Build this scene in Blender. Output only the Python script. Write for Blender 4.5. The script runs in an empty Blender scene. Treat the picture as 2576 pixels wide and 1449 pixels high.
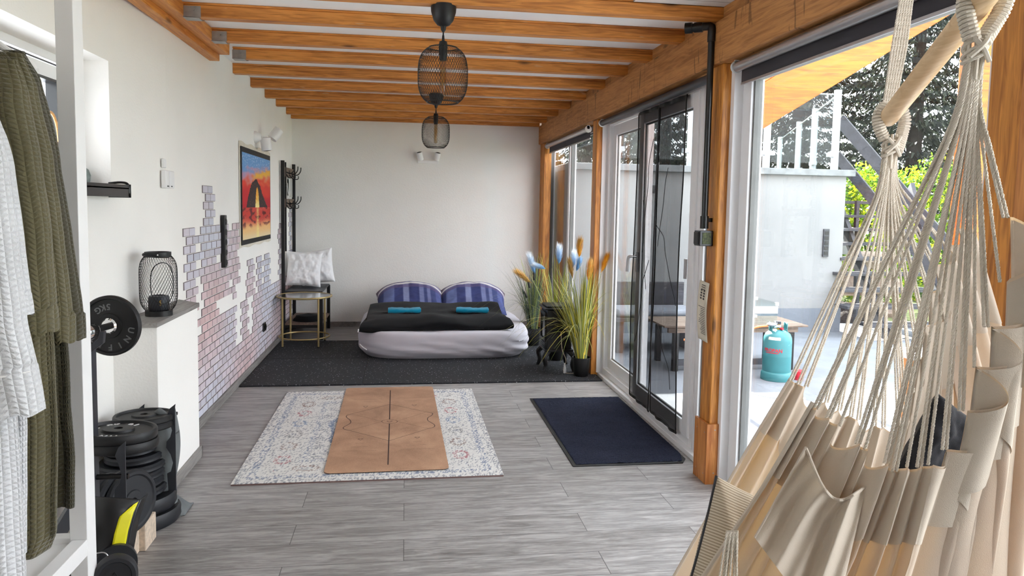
import bpy, math, random
from math import sin, cos, pi, sqrt, exp
from mathutils import Vector, Matrix, noise
import numpy as np

# ---------------------------------------------------------------- camera, sky, sun, exposure
SC = bpy.context.scene
F_PX, YAW, PITCH, ROLL, CX, CY, CAM_H = 1853.82, .1437, .0781, .0183, 1288.0, 665.23, 1.43
_fw = np.array([sin(YAW)*cos(PITCH), cos(YAW)*cos(PITCH), -sin(PITCH)])
_rt = np.array([cos(YAW), -sin(YAW), 0.0]); _up = np.cross(_rt, _fw)
_rt, _up = cos(ROLL)*_rt + sin(ROLL)*_up, -sin(ROLL)*_rt + cos(ROLL)*_up
CAMP = np.array([0.0, 0.0, CAM_H])

def at(px, py, ax, v):
    """point on the plane ax = v that lies on the sight line of a photograph pixel"""
    d = _fw + _rt*(px-CX)/F_PX + _up*(CY-py)/F_PX
    i = 'xyz'.index(ax); t = (v-CAMP[i])/d[i]
    return Vector(CAMP + t*d)

def deep(px, py, t):
    return Vector(CAMP + t*(_fw + _rt*(px-CX)/F_PX + _up*(CY-py)/F_PX))

cam_d = bpy.data.cameras.new('camera'); cam = bpy.data.objects.new('camera', cam_d)
SC.collection.objects.link(cam); SC.camera = cam
cam_d.sensor_width = 36; cam_d.lens = 36*F_PX/2576; cam_d.shift_y = -(724.5-CY)/2576
cam_d.clip_start = .05; cam_d.clip_end = 200
mw = Matrix.Identity(4)
for r_ in range(3):
    mw[r_][0] = _rt[r_]; mw[r_][1] = _up[r_]; mw[r_][2] = -_fw[r_]; mw[r_][3] = CAMP[r_]
cam.matrix_world = mw

W = bpy.data.worlds.new('sky'); SC.world = W; W.use_nodes = True
bg = W.node_tree.nodes['Background']; bg.inputs[0].default_value = (.94, .965, 1.0, 1); bg.inputs[1].default_value = 2.6
sun_d = bpy.data.lights.new('sun', 'SUN'); sun_d.energy = 22.0; sun_d.angle = .009; sun_d.color = (1, .95, .86)
sun = bpy.data.objects.new('sun', sun_d); SC.collection.objects.link(sun)
sun.rotation_euler = Vector((.015, 1.0, .72)).to_track_quat('Z', 'Y').to_euler()
SC.view_settings.view_transform = 'Standard'; SC.view_settings.look = 'None'
SC.view_settings.gamma = 1; SC.view_settings.exposure = 1.80; SC.view_settings.use_curve_mapping = False
SC.cycles.max_bounces = 12; SC.cycles.diffuse_bounces = 7; SC.cycles.transparent_max_bounces = 40
SC.cycles.transmission_bounces = 10; SC.cycles.sample_clamp_indirect = 8; SC.cycles.caustics_reflective = False
SC.cycles.caustics_refractive = False

# ---------------------------------------------------------------- helpers
COL = SC.collection
rnd = random.Random(7)

def C(r, g, b):
    f = lambda v: ((v/255+.055)/1.055)**2.4 if v/255 > .04045 else v/255/12.92
    return (f(r), f(g), f(b), 1)

class MB:
    def __init__(s): s.v = []; s.f = []; s.m = []; s.uv = []; s.c = []
    def add(s, vs, fs, mi=0, uv=None, col=None):
        o = len(s.v); s.v += [tuple(p) for p in vs]; s.f += [tuple(o+i for i in f) for f in fs]; s.m += [mi]*len(fs)
        s.uv += list(uv) if uv is not None else [(p[0]+p[1], p[2]+p[1]) for p in vs]
        s.c += list(col) if col is not None else [(1, 1, 1)]*len(vs)
        return s
    def box(s, x0, x1, y0, y1, z0, z1, mi=0, T=None):
        v = [Vector((x, y, z)) for x in (x0, x1) for y in (y0, y1) for z in (z0, z1)]
        if T is not None: v = [T @ p for p in v]
        return s.add(v, [(0,1,3,2), (4,6,7,5), (0,4,5,1), (2,3,7,6), (0,2,6,4), (1,5,7,3)], mi)
    def tube(s, path, r, n=8, mi=0, cap=True, col=None, flat=1.0, up=None):
        P = [Vector(p) for p in path]; k = len(P)
        if k < 2: return s
        R = list(r) if hasattr(r, '__len__') else [r]*k
        vs = []; uv = []; L = 0
        t0 = (P[1]-P[0]).normalized()
        a = Vector(up) if up is not None else (Vector((0, 0, 1)) if abs(t0.z) < .9 else Vector((1, 0, 0)))
        nrm = (a - t0*a.dot(t0)).normalized()
        for i in range(k):
            t = (P[min(i+1, k-1)] - P[max(i-1, 0)])
            t = t.normalized() if t.length > 1e-9 else t0
            nrm = (nrm - t*nrm.dot(t)); nrm = nrm.normalized() if nrm.length > 1e-9 else Vector((1, 0, 0))
            b = t.cross(nrm)
            if i: L += (P[i]-P[i-1]).length
            for j in range(n):
                q = 2*pi*j/n
                vs.append(P[i] + nrm*cos(q)*R[i] + b*sin(q)*R[i]*flat); uv.append((j/n, L))
        fs = [(i*n+j, i*n+(j+1) % n, (i+1)*n+(j+1) % n, (i+1)*n+j) for i in range(k-1) for j in range(n)]
        if cap: fs += [tuple(range(n))[::-1], tuple((k-1)*n+j for j in range(n))]
        return s.add(vs, fs, mi, uv, None if col is None else [col]*len(vs))
    def lathe(s, prof, T=None, n=32, mi=0, cap=True, ang=2*pi, sup=None):
        """prof: (radius, height) pairs turned round z, then moved by T"""
        vs = []; k = len(prof); full = ang > 2*pi-.001; nn = n if full else n+1
        for (r, z) in prof:
            for j in range(nn):
                q = ang*j/n; p = Vector((r*cos(q), r*sin(q), z))
                vs.append(T @ p if T is not None else p)
        fs = [(i*nn+j, i*nn+(j+1) % nn, (i+1)*nn+(j+1) % nn, (i+1)*nn+j) for i in range(k-1) for j in range(n if full else nn-1)]
        if cap and full:
            if prof[0][0] > 1e-6: fs.append(tuple(range(nn))[::-1])
            if prof[-1][0] > 1e-6: fs.append(tuple((k-1)*nn+j for j in range(nn)))
        return s.add(vs, fs, mi)
    def grid(s, fn, nu, nv, mi=0, closeu=False, colf=None):
        vs = []; uv = []; cl = []
        for j in range(nv+1):
            for i in range(nu + (0 if closeu else 1)):
                u, v = i/nu, j/nv; vs.append(fn(u, v)); uv.append((u, v))
                if colf: cl.append(colf(u, v))
        w = nu if closeu else nu+1
        fs = [(j*w+i, j*w+(i+1) % w, (j+1)*w+(i+1) % w, (j+1)*w+i) for j in range(nv) for i in range(nu)]
        return s.add(vs, fs, mi, uv, cl if colf else None)
    def poly(s, pts, t, T, mi=0):
        """flat outline in local xy, given thickness t along local z, moved by T"""
        n = len(pts)
        vs = [T @ Vector((p[0], p[1], z)) for z in (0, t) for p in pts]
        fs = [tuple(range(n))[::-1], tuple(range(n, 2*n))] + [(i, (i+1) % n, n+(i+1) % n, n+i) for i in range(n)]
        return s.add(vs, fs, mi)
    def build(s, name, mats, parent=None, smooth=True, bevel=0, label=None, cat=None, group=None, kind=None, thick=0, sub=0, recalc=False, ang=35):
        me = bpy.data.meshes.new(name); me.from_pydata(s.v, [], s.f)
        for m in (mats if isinstance(mats, (list, tuple)) else [mats]): me.materials.append(m)
        me.polygons.foreach_set('material_index', s.m)
        ul = me.uv_layers.new(name='UVMap'); li = np.zeros(len(me.loops), dtype=np.int32); me.loops.foreach_get('vertex_index', li)
        ul.data.foreach_set('uv', np.array(s.uv, dtype=np.float32)[li].ravel())
        if any(c != (1, 1, 1) for c in s.c):
            ca = me.color_attributes.new('tint', 'FLOAT_COLOR', 'POINT')
            arr = np.ones((len(s.v), 4), dtype=np.float32); arr[:, :3] = np.array(s.c); ca.data.foreach_set('color', arr.ravel())
        if recalc:
            import bmesh
            b = bmesh.new(); b.from_mesh(me); bmesh.ops.recalc_face_normals(b, faces=b.faces); b.to_mesh(me); b.free()
        if smooth:
            me.polygons.foreach_set('use_smooth', [True]*len(me.polygons))
            if ang: me.set_sharp_from_angle(angle=math.radians(ang))
        me.update()
        o = bpy.data.objects.new(name, me); COL.objects.link(o)
        if parent is not None:
            o.parent = parent
            if parent.type == 'EMPTY': o.matrix_parent_inverse = Matrix.Translation(-parent.location)
        if bevel:
            b = o.modifiers.new('bevel', 'BEVEL'); b.width = bevel; b.segments = 2; b.limit_method = 'ANGLE'; b.angle_limit = .6
        if thick:
            t = o.modifiers.new('solid', 'SOLIDIFY'); t.thickness = thick; t.offset = 0
        if sub:
            t = o.modifiers.new('sub', 'SUBSURF'); t.levels = sub; t.render_levels = sub
        if label: o['label'] = label
        if cat: o['category'] = cat
        if group: o['group'] = group
        if kind: o['kind'] = kind
        return o

def thing(name, label, cat, loc=(0, 0, 0), group=None, kind=None):
    o = bpy.data.objects.new(name, None); COL.objects.link(o); o.location = loc; o.empty_display_size = .05
    if label: o['label'] = label
    if cat: o['category'] = cat
    if group: o['group'] = group
    if kind: o['kind'] = kind
    return o

def copy_tree(o, parent=None):
    c = o.copy(); COL.objects.link(c)
    if parent is not None:
        inv = o.matrix_parent_inverse.copy(); c.parent = parent; c.matrix_parent_inverse = inv
    for ch in [x for x in bpy.data.objects if x.parent == o]: copy_tree(ch, c)
    return c

def align(a, b=(0, 0, 1)):
    """rotation that takes local z to direction a"""
    return Vector(a).to_track_quat('Z', 'Y').to_matrix().to_4x4()

def TR(x, y, z): return Matrix.Translation((x, y, z))
def RZ(a): return Matrix.Rotation(a, 4, 'Z')
def RX(a): return Matrix.Rotation(a, 4, 'X')
def RY(a): return Matrix.Rotation(a, 4, 'Y')

def bez(pts, n=16):
    """smooth curve through pts"""
    P = [Vector(p) for p in pts]
    if len(P) < 3: return [P[0].lerp(P[-1], i/n) for i in range(n+1)]
    out = []; Q = [P[0]*2-P[1]] + P + [P[-1]*2-P[-2]]; seg = max(2, n//(len(P)-1))
    for i in range(1, len(Q)-2):
        for k in range(seg):
            t = k/seg; a, b, c, d = Q[i-1], Q[i], Q[i+1], Q[i+2]
            out.append(.5*((2*b)+(c-a)*t+(2*a-5*b+4*c-d)*t*t+(3*b-a-3*c+d)*t**3))
    return out + [P[-1]]

# ---------------------------------------------------------------- materials
class NT:
    def __init__(s, name):
        s.m = bpy.data.materials.new(name); s.m.use_nodes = True; s.t = s.m.node_tree; s.b = s.t.nodes['Principled BSDF']; s.out = s.t.nodes['Material Output']
    def n(s, typ, **kw):
        x = s.t.nodes.new(typ)
        for k, v in kw.items(): setattr(x, k, v)
        return x
    def l(s, a, b): s.t.links.new(a, b)
    def coord(s, kind='Object', scale=(1, 1, 1), rot=(0, 0, 0)):
        tc = s.n('ShaderNodeTexCoord'); mp = s.n('ShaderNodeMapping'); mp.inputs['Scale'].default_value = scale; mp.inputs['Rotation'].default_value = rot
        s.l(tc.outputs[kind], mp.inputs[0]); return mp.outputs[0]
    def noise(s, vec, scale=5, detail=4, rough=.55, dist=0):
        x = s.n('ShaderNodeTexNoise'); x.inputs['Scale'].default_value = scale; x.inputs['Detail'].default_value = detail
        x.inputs['Roughness'].default_value = rough; x.inputs['Distortion'].default_value = dist; s.l(vec, x.inputs['Vector']); return x.outputs['Fac']
    def ramp(s, fac, stops, const=False):
        x = s.n('ShaderNodeValToRGB'); s.l(fac, x.inputs[0]); e = x.color_ramp.elements
        if const: x.color_ramp.interpolation = 'CONSTANT'
        while len(e) < len(stops): e.new(.5)
        for i, (p, c) in enumerate(stops): e[i].position = p; e[i].color = c
        return x.outputs[0]
    def mix(s, fac, a, b, mode='MIX'):
        x = s.n('ShaderNodeMix', data_type='RGBA', blend_type=mode)
        for v, i in ((fac, 0), (a, 6), (b, 7)):
            if hasattr(v, 'links'): s.l(v, x.inputs[i])
            else: x.inputs[i].default_value = v
        return x.outputs[2]
    def math(s, op, a, b=0, c=None):
        x = s.n('ShaderNodeMath', operation=op)
        for v, i in ((a, 0), (b, 1), (c, 2)):
            if v is None: continue
            if hasattr(v, 'links'): s.l(v, x.inputs[i])
            else: x.inputs[i].default_value = v
        return x.outputs[0]
    def bump(s, h, strength=.3, dist=.01):
        x = s.n('ShaderNodeBump'); x.inputs['Strength'].default_value = strength; x.inputs['Distance'].default_value = dist
        s.l(h, x.inputs['Height']); s.l(x.outputs[0], s.b.inputs['Normal']); return x
    def base(s, c):
        if hasattr(c, 'links'): s.l(c, s.b.inputs['Base Color'])
        else: s.b.inputs['Base Color'].default_value = c
    def set(s, rough=.5, metal=0, spec=.5):
        s.b.inputs['Roughness'].default_value = rough; s.b.inputs['Metallic'].default_value = metal; s.b.inputs['Specular IOR Level'].default_value = spec

def plain(name, c, rough=.5, metal=0, spec=.5, vary=.06, scale=8, bump=0, bscale=60, bdist=.002):
    t = NT(name); co = t.coord()
    n = t.noise(co, scale, 3)
    d = tuple(max(0, x*(1-vary*2)) for x in c[:3]) + (1,); u = tuple(min(1, x*(1+vary)) for x in c[:3]) + (1,)
    t.base(t.ramp(n, [(.3, d), (.7, u)])); t.set(rough, metal, spec)
    if bump: t.bump(t.noise(co, bscale, 3), bump, bdist)
    return t.m

def wood(name, c1, c2, axis='x', rough=.5, scale=1.0, knots=True, worn=0, dark=None, split=0):
    t = NT(name)
    k = {'x': (.5, 7, 7), 'y': (7, .5, 7), 'z': (7, 7, .5)}[axis]
    co = t.coord('Object', tuple(a*scale for a in k))
    big = t.noise(co, 1.6, 5, .6, .6)
    wv = t.n('ShaderNodeTexNoise'); wv.inputs['Scale'].default_value = 9; wv.inputs['Detail'].default_value = 3; wv.inputs['Distortion'].default_value = 1.2; t.l(co, wv.inputs['Vector'])
    g = t.math('MULTIPLY_ADD', wv.outputs['Fac'], .55, t.math('MULTIPLY', big, .5))
    col = t.ramp(g, [(.38, c1), (.5, tuple((a+b)/2 for a, b in zip(c1, c2))), (.62, c2)])
    if knots:
        kk = {'x': (1.1, 4, 4), 'y': (4, 1.1, 4), 'z': (4, 4, 1.1)}[axis]
        vo = t.n('ShaderNodeTexVoronoi'); vo.inputs['Scale'].default_value = 1.6; t.l(t.coord('Object', kk), vo.inputs['Vector'])
        kf = t.ramp(vo.outputs['Distance'], [(.035, (1, 1, 1, 1)), (.11, (0, 0, 0, 1))])
        col = t.mix(t.math('MULTIPLY', kf, .8), col, dark or tuple(x*.22 for x in c1[:3])+(1,))
    if split:
        kk = {'y': (9, 2.2, 2.2), 'x': (2.2, 9, 2.2)}.get(axis, (3, 3, 3))
        sp = t.noise(t.coord('Object', (5, 11, 1.6)), 2.2, 3, .5, .8)
        col = t.mix(t.math('MULTIPLY', t.ramp(sp, [(.64, (0, 0, 0, 1)), (.67, (1, 1, 1, 1))]), split), col, tuple(x*.35 for x in c1[:3])+(1,))
    if worn:
        wn = t.noise(t.coord('Object', {'x': (2, 12, 12), 'y': (12, 2, 12), 'z': (12, 12, 2)}[axis]), 3, 4)
        col = t.mix(t.math('MULTIPLY', t.ramp(wn, [(.66, (0, 0, 0, 1)), (.72, (1, 1, 1, 1))]), worn), col, C(225, 190, 150))
    t.base(col); t.set(rough); t.bump(g, .15, .003)
    return t.m

def fabric(name, c, scale=900, vary=.08, rough=.95, strength=.25, trans=0, tc=None, wrinkle=0, sheen=.2):
    t = NT(name); co = t.coord('UV', (scale, scale, scale)) if False else t.coord('Object')
    n = t.noise(co, 6, 4)
    d = tuple(x*(1-vary) for x in c[:3]) + (1,); u = tuple(min(1, x*(1+vary)) for x in c[:3]) + (1,)
    t.base(t.ramp(n, [(.3, d), (.7, u)])); t.set(rough, 0, .2); t.b.inputs['Sheen Weight'].default_value = sheen
    h = t.noise(co, scale, 2)
    if wrinkle:
        h = t.math('MULTIPLY_ADD', t.noise(co, 9, 4, .5, 1.5), wrinkle, h)
    t.bump(h, strength, .004)
    if trans:
        tr = t.n('ShaderNodeBsdfTranslucent'); tr.inputs[0].default_value = tc or c
        mx = t.n('ShaderNodeMixShader'); mx.inputs[0].default_value = trans
        t.l(t.b.outputs[0], mx.inputs[1]); t.l(tr.outputs[0], mx.inputs[2]); t.l(mx.outputs[0], t.out.inputs[0])
    return t.m

def waffle(name, c, cell=.011):
    t = NT(name); tc = t.n('ShaderNodeTexCoord'); sp = t.n('ShaderNodeSeparateXYZ'); t.l(tc.outputs['UV'], sp.inputs[0])
    a = t.math('ABSOLUTE', t.math('SINE', t.math('MULTIPLY', sp.outputs[0], pi/cell)))
    b = t.math('ABSOLUTE', t.math('SINE', t.math('MULTIPLY', sp.outputs[1], pi/cell)))
    h = t.math('MINIMUM', a, b); n = t.noise(t.coord(), 7, 3)
    h2 = t.math('MULTIPLY_ADD', t.noise(t.coord(), 400, 2), .3, t.math('SUBTRACT', 1.0, h))
    t.base(t.ramp(n, [(.3, tuple(x*.85 for x in c[:3])+(1,)), (.7, c)])); t.set(.95, 0, .15); t.b.inputs['Sheen Weight'].default_value = .3
    t.bump(h2, .85, .004)
    return t.m

def tinted(name, rough=.6, spec=.3, trans=0, bump=0, bscale=200):
    t = NT(name); a = t.n('ShaderNodeVertexColor'); a.layer_name = 'tint'
    n = t.noise(t.coord(), 40, 2); t.base(t.mix(.12, a.outputs[0], t.ramp(n, [(0, (0, 0, 0, 1)), (1, (1, 1, 1, 1))]), 'OVERLAY')); t.set(rough, 0, spec)
    if bump: t.bump(t.noise(t.coord(), bscale, 3), bump, .003)
    if trans:
        tr = t.n('ShaderNodeBsdfTranslucent'); t.l(a.outputs[0], tr.inputs[0]); mx = t.n('ShaderNodeMixShader'); mx.inputs[0].default_value = trans
        t.l(t.b.outputs[0], mx.inputs[1]); t.l(tr.outputs[0], mx.inputs[2]); t.l(mx.outputs[0], t.out.inputs[0])
    return t.m

def glassy(name, tint=(.93, .96, .96, 1), refl=1.0, rough=0.0, ior=1.5):
    t = NT(name); tr = t.n('ShaderNodeBsdfTransparent'); tr.inputs[0].default_value = tint
    gl = t.n('ShaderNodeBsdfGlossy'); gl.inputs['Roughness'].default_value = rough
    ge = t.n('ShaderNodeNewGeometry'); dp = t.n('ShaderNodeVectorMath', operation='DOT_PRODUCT'); t.l(ge.outputs['Incoming'], dp.inputs[0]); t.l(ge.outputs['Normal'], dp.inputs[1])
    cs = t.math('SUBTRACT', 1.0, t.math('ABSOLUTE', dp.outputs['Value'])); fr = t.math('MULTIPLY_ADD', t.math('POWER', cs, 5), .96, .04)
    mx = t.n('ShaderNodeMixShader'); t.l(t.math('MULTIPLY', fr, refl), mx.inputs[0]); t.l(tr.outputs[0], mx.inputs[1]); t.l(gl.outputs[0], mx.inputs[2])
    t.l(mx.outputs[0], t.out.inputs[0]); return t.m

def see_through(name, c, opac):
    t = NT(name); t.base(c); t.set(.9, 0, .1); tr = t.n('ShaderNodeBsdfTransparent'); mx = t.n('ShaderNodeMixShader')
    w = t.noise(t.coord('Object', (1, 1, 1)), 900, 1); t.l(t.math('ADD', opac-.1, t.math('MULTIPLY', w, .2)), mx.inputs[0])
    t.l(tr.outputs[0], mx.inputs[1]); t.l(t.b.outputs[0], mx.inputs[2]); t.l(mx.outputs[0], t.out.inputs[0]); return t.m

M = {}
M['plaster'] = plain('white_plaster', C(247, 245, 241), .9, 0, .2, .015, 1.5, .35, 90, .003)
M['plaster_back'] = plain('rough_white_plaster', C(236, 235, 231), .92, 0, .2, .015, 2, .5, 70, .004)
M['ceil'] = plain('white_ceiling_paint', C(248, 248, 248), .85, 0, .2, .02, 2, .1, 50)
M['white'] = plain('white_lacquer', C(238, 238, 238), .35, 0, .5, .01)
M['pvc'] = plain('white_pvc', C(236, 236, 238), .3, 0, .5, .01)
M['black'] = plain('matt_black_metal', C(22, 22, 24), .45, 0, .4, .05)
M['blackg'] = plain('glossy_black_plastic', C(15, 15, 17), .28, 0, .5, .05)
M['iron'] = plain('black_cast_iron', C(34, 34, 36), .5, .3, .5, .15, 14, .4, 160, .001)
M['rubber'] = plain('black_rubber', C(26, 28, 34), .5, 0, .5, .1, 10, .15, 200)
M['graphite'] = plain('graphite_steel', C(62, 64, 70), .42, .4, .5, .05)
M['chrome'] = plain('chrome', C(225, 225, 225), .12, 1, .5, .02)
M['alu'] = plain('brushed_aluminium', C(190, 190, 192), .35, .8, .5, .04)
M['zinc'] = plain('galvanised_steel', C(170, 172, 172), .4, .7, .5, .1, 30)
M['gold'] = plain('champagne_gold_metal', C(176, 156, 108), .4, .6, .5, .04)
M['joist'] = wood('orange_joist_pine', C(150, 84, 26), C(222, 148, 70), 'x', .45, worn=.35)
M['joist_y'] = wood('orange_ledger_pine', C(186, 108, 38), C(226, 156, 76), 'y', .45)
M['beam'] = wood('hewn_beam_wood', C(150, 96, 48), C(196, 138, 80), 'y', .65, split=.6)
M['post'] = wood('golden_post_pine', C(150, 86, 26), C(222, 150, 64), 'z', .45)
M['post2'] = wood('reddish_pine_block', C(166, 96, 40), C(214, 146, 80), 'z', .5)
M['brace'] = wood('yellow_brace_pine', C(150, 66, 4), C(196, 104, 14), 'x', .5)
M['greywood'] = wood('grey_laminate_board', C(104, 100, 98), C(150, 146, 142), 'y', .5, knots=False)
M['darkwood'] = wood('weathered_dark_wood', C(38, 38, 42), C(66, 66, 72), 'x', .7)
M['brownboard'] = wood('rustic_brown_board', C(84, 68, 58), C(128, 108, 94), 'y', .6)
M['tablewood'] = wood('patio_table_wood', C(88, 74, 64), C(140, 124, 110), 'x', .7)
M['bar'] = wood('turned_pale_wood', C(206, 172, 128), C(232, 204, 164), 'y', .5, knots=False)
M['sealm'] = plain('grey_window_seal', C(112, 112, 110), .6)
M['glass'] = glassy('window_glass', (.90, .92, .93, 1))
M['clear'] = glassy('clear_glass', (.93, .96, .96, 1), .45)
M['railm'] = plain('grey_rail_metal', C(140, 144, 148), .45, .3)
M['gtop'] = glassy('tinted_table_glass', (.72, .78, .8, 1), 1.6)
M['net'] = see_through('black_insect_net', C(18, 18, 20), .68)
M['netband'] = fabric('black_net_binding', C(12, 12, 13), 700)
M['blind'] = fabric('charcoal_blind_fabric', C(58, 56, 62), 900, .03)
M['robe_w'] = waffle('white_waffle_cotton', C(226, 228, 232))
M['robe_g'] = waffle('olive_waffle_cotton', C(100, 94, 68))
M['robe_d'] = waffle('dark_olive_waffle_cotton', C(70, 66, 48))
M['piping'] = fabric('white_piping', C(245, 245, 245), 600)
M['sheet'] = fabric('pale_grey_jersey', C(196, 192, 200), 500, .03, wrinkle=.0)
M['duvet'] = fabric('black_duvet_cotton', C(16, 16, 18), 500, .1, sheen=.05, wrinkle=1.5, strength=.3)
M['pillow_w'] = fabric('white_satin_cotton', C(236, 236, 238), 500, .02, .7, wrinkle=3, strength=.35)
M['towel'] = fabric('teal_terry', C(0, 128, 160), 260, .15, strength=.9)
M['canvas'] = fabric('natural_cotton_canvas', C(216, 204, 188), 700, .04, trans=.28, tc=C(240, 200, 140), wrinkle=.6, strength=.2)
M['canvas2'] = fabric('natural_canvas_hem', C(208, 197, 182), 700, .04, trans=.08, tc=C(230, 190, 130), wrinkle=.6, strength=.2)
M['cord'] = fabric('natural_cotton_cord', C(222, 214, 200), 900, .08, strength=.4)
M['cush_b'] = fabric('black_cushion_cotton', C(24, 25, 30), 700)
M['felt'] = plain('grey_flocked_vinyl', C(112, 116, 117), .8, 0, .3, .12, 10, .3, 200)
M['teal'] = plain('teal_bottle_paint', C(52, 122, 128), .45, 0, .5, .1, 5, .1, 60)
M['red'] = plain('red_plastic', C(196, 34, 50), .4)
M['orangeh'] = plain('orange_rubber_hose', C(222, 120, 60), .5)
M['brass'] = plain('brass', C(190, 150, 70), .35, .8)
M['copper'] = plain('bronze_teapot_metal', C(150, 96, 60), .35, .6, .5, .2, 20)
M['bulbg'] = glassy('amber_bulb_glass', (.86, .76, .62, 1), 1.2)
M['letter_w'] = plain('white_lettering', C(214, 214, 214), .5)
M['letter_g'] = plain('grey_lettering', C(116, 116, 118), .5)
M['letter_r'] = plain('red_lettering', C(196, 30, 50), .5)
M['concrete'] = plain('patio_concrete', C(120, 125, 132), .85, 0, .3, .08, 3, .3, 60)
M['render'] = plain('outside_wall_render', C(150, 151, 150), .92, 0, .2, .03, 1.2, .3, 70)
def m_render():
    t = NT('weathered_outside_render'); co = t.coord(); n = t.noise(co, 1.3, 4); st = t.noise(t.coord('Object', (2.2, 1, .8)), 2.4, 6, .7, .4)
    col = t.ramp(n, [(.3, C(130, 132, 133)), (.7, C(142, 143, 143))]); t.base(t.mix(t.math('MULTIPLY', t.ramp(st, [(.62, (0, 0, 0, 1)), (.74, (1, 1, 1, 1))]), .45), col, C(96, 94, 84))); t.set(.92, 0, .2); return t.m
M['render'] = m_render()
M['plinth'] = plain('grey_plinth_paint', C(114, 120, 128), .9, 0, .2, .03, 2)
M['coping'] = plain('zinc_coping', C(118, 122, 124), .5, .3, .5, .15, 10)
M['soil'] = plain('dark_soil', C(52, 44, 40), .95, 0, .2, .3, 20, .8, 30, .02)
M['lawn'] = plain('bright_lawn', C(120, 128, 84), .95, 0, .2, .3, 5, .8, 90, .02)
M['bark'] = plain('tree_bark', C(40, 36, 34), .95, 0, .2, .3, 14, .6, 50, .01)
M['leaf'] = tinted('leaves', .6, .3, .45)
M['grass'] = tinted('grass_blades', .45, .4, .15)
M['plume'] = tinted('feather_plumes', .9, .1, .3)
M['paint'] = tinted('painted_canvas', .6, .3, 0, .3, 120)
M['plaid'] = tinted('plaid_cotton', .9, .15)
M['rugm'] = tinted('woven_rug_pile', .95, .05, 0, .8, 500)
M['brickm'] = tinted('printed_brick_foam', .7, .2, 0, .6, 70)

def m_floor():
    t = NT('grey_laminate_planks'); co = t.coord('Object')
    br = t.n('ShaderNodeTexBrick'); br.offset = .37; br.offset_frequency = 2; br.inputs['Scale'].default_value = 1
    br.inputs['Brick Width'].default_value = 1.28; br.inputs['Row Height'].default_value = .193; br.inputs['Mortar Size'].default_value = .0014
    br.inputs['Mortar Smooth'].default_value = .1; br.inputs['Bias'].default_value = 0
    br.inputs['Color1'].default_value = (0, 0, 0, 1); br.inputs['Color2'].default_value = (1, 1, 1, 1); br.inputs['Mortar'].default_value = (.5, .5, .5, 1)
    t.l(co, br.inputs['Vector'])
    # the grain of each plank shifts by its own value
    sh = t.n('ShaderNodeVectorMath', operation='SCALE'); t.l(br.outputs['Color'], sh.inputs[0]); sh.inputs['Scale'].default_value = 7
    ad = t.n('ShaderNodeVectorMath', operation='ADD'); t.l(co, ad.inputs[0]); t.l(sh.outputs[0], ad.inputs[1])
    mp = t.n('ShaderNodeMapping'); mp.inputs['Scale'].default_value = (1.2, 9, 1); t.l(ad.outputs[0], mp.inputs[0])
    g = t.noise(mp.outputs[0], 3, 7, .66, .9)
    mp2 = t.n('ShaderNodeMapping'); mp2.inputs['Scale'].default_value = (4, 60, 1); t.l(ad.outputs[0], mp2.inputs[0])
    g2 = t.noise(mp2.outputs[0], 4, 4, .6)
    gg = t.math('MULTIPLY_ADD', g2, .35, t.math('MULTIPLY', g, .65))
    col = t.ramp(gg, [(.33, C(92, 88, 86)), (.47, C(136, 132, 130)), (.56, C(164, 160, 158)), (.68, C(188, 185, 183))])
    bw = t.n('ShaderNodeRGBToBW'); t.l(br.outputs['Color'], bw.inputs[0])
    col = t.mix(.16, col, t.ramp(bw.outputs[0], [(0, C(120, 116, 114)), (1, C(190, 188, 188))]))
    col = t.mix(br.outputs['Fac'], col, C(70, 68, 68))
    t.base(col); t.set(.42, 0, .45); t.bump(t.math('SUBTRACT', gg, br.outputs['Fac']), .12, .003)
    return t.m
def m_mat():
    t = NT('speckled_rubber_granulate'); co = t.coord()
    vo = t.n('ShaderNodeTexVoronoi'); vo.inputs['Scale'].default_value = 48; t.l(co, vo.inputs['Vector'])
    f1 = t.ramp(vo.outputs['Distance'], [(.14, (1, 1, 1, 1)), (.22, (0, 0, 0, 1))])
    sel = t.noise(co, 60, 1); f2 = t.ramp(sel, [(.50, (0, 0, 0, 1)), (.56, (1, 1, 1, 1))])
    n = t.noise(co, 160, 3)
    base = t.ramp(n, [(.3, C(26, 27, 30)), (.7, C(50, 51, 55))])
    t.base(t.mix(t.math('MULTIPLY', f1, f2), base, C(190, 190, 196))); t.set(.75, 0, .3); t.bump(n, .6, .004); return t.m
def m_door():
    t = NT('navy_loop_pile'); co = t.coord(); n = t.noise(co, 5, 4); n2 = t.noise(co, 260, 2)
    t.base(t.mix(.5, t.ramp(n, [(.3, C(26, 29, 42)), (.7, C(48, 52, 70))]), t.ramp(n2, [(.35, C(14, 16, 26)), (.65, C(78, 82, 104))])))
    t.set(.98, 0, .1); t.bump(n2, 1, .012); return t.m
def m_cork():
    t = NT('brown_cork'); co = t.coord(); n = t.noise(co, 3.5, 6, .65, .5); n2 = t.noise(t.coord('Object', (2, 3, 1)), 60, 3)
    col = t.ramp(n, [(.3, C(148, 112, 90)), (.5, C(176, 136, 110)), (.72, C(202, 162, 132))])
    t.base(t.mix(.3, col, t.ramp(n2, [(.3, C(142, 106, 84)), (.7, C(198, 160, 130))]))); t.set(.85, 0, .25); t.bump(n2, .2, .002); return t.m
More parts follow.
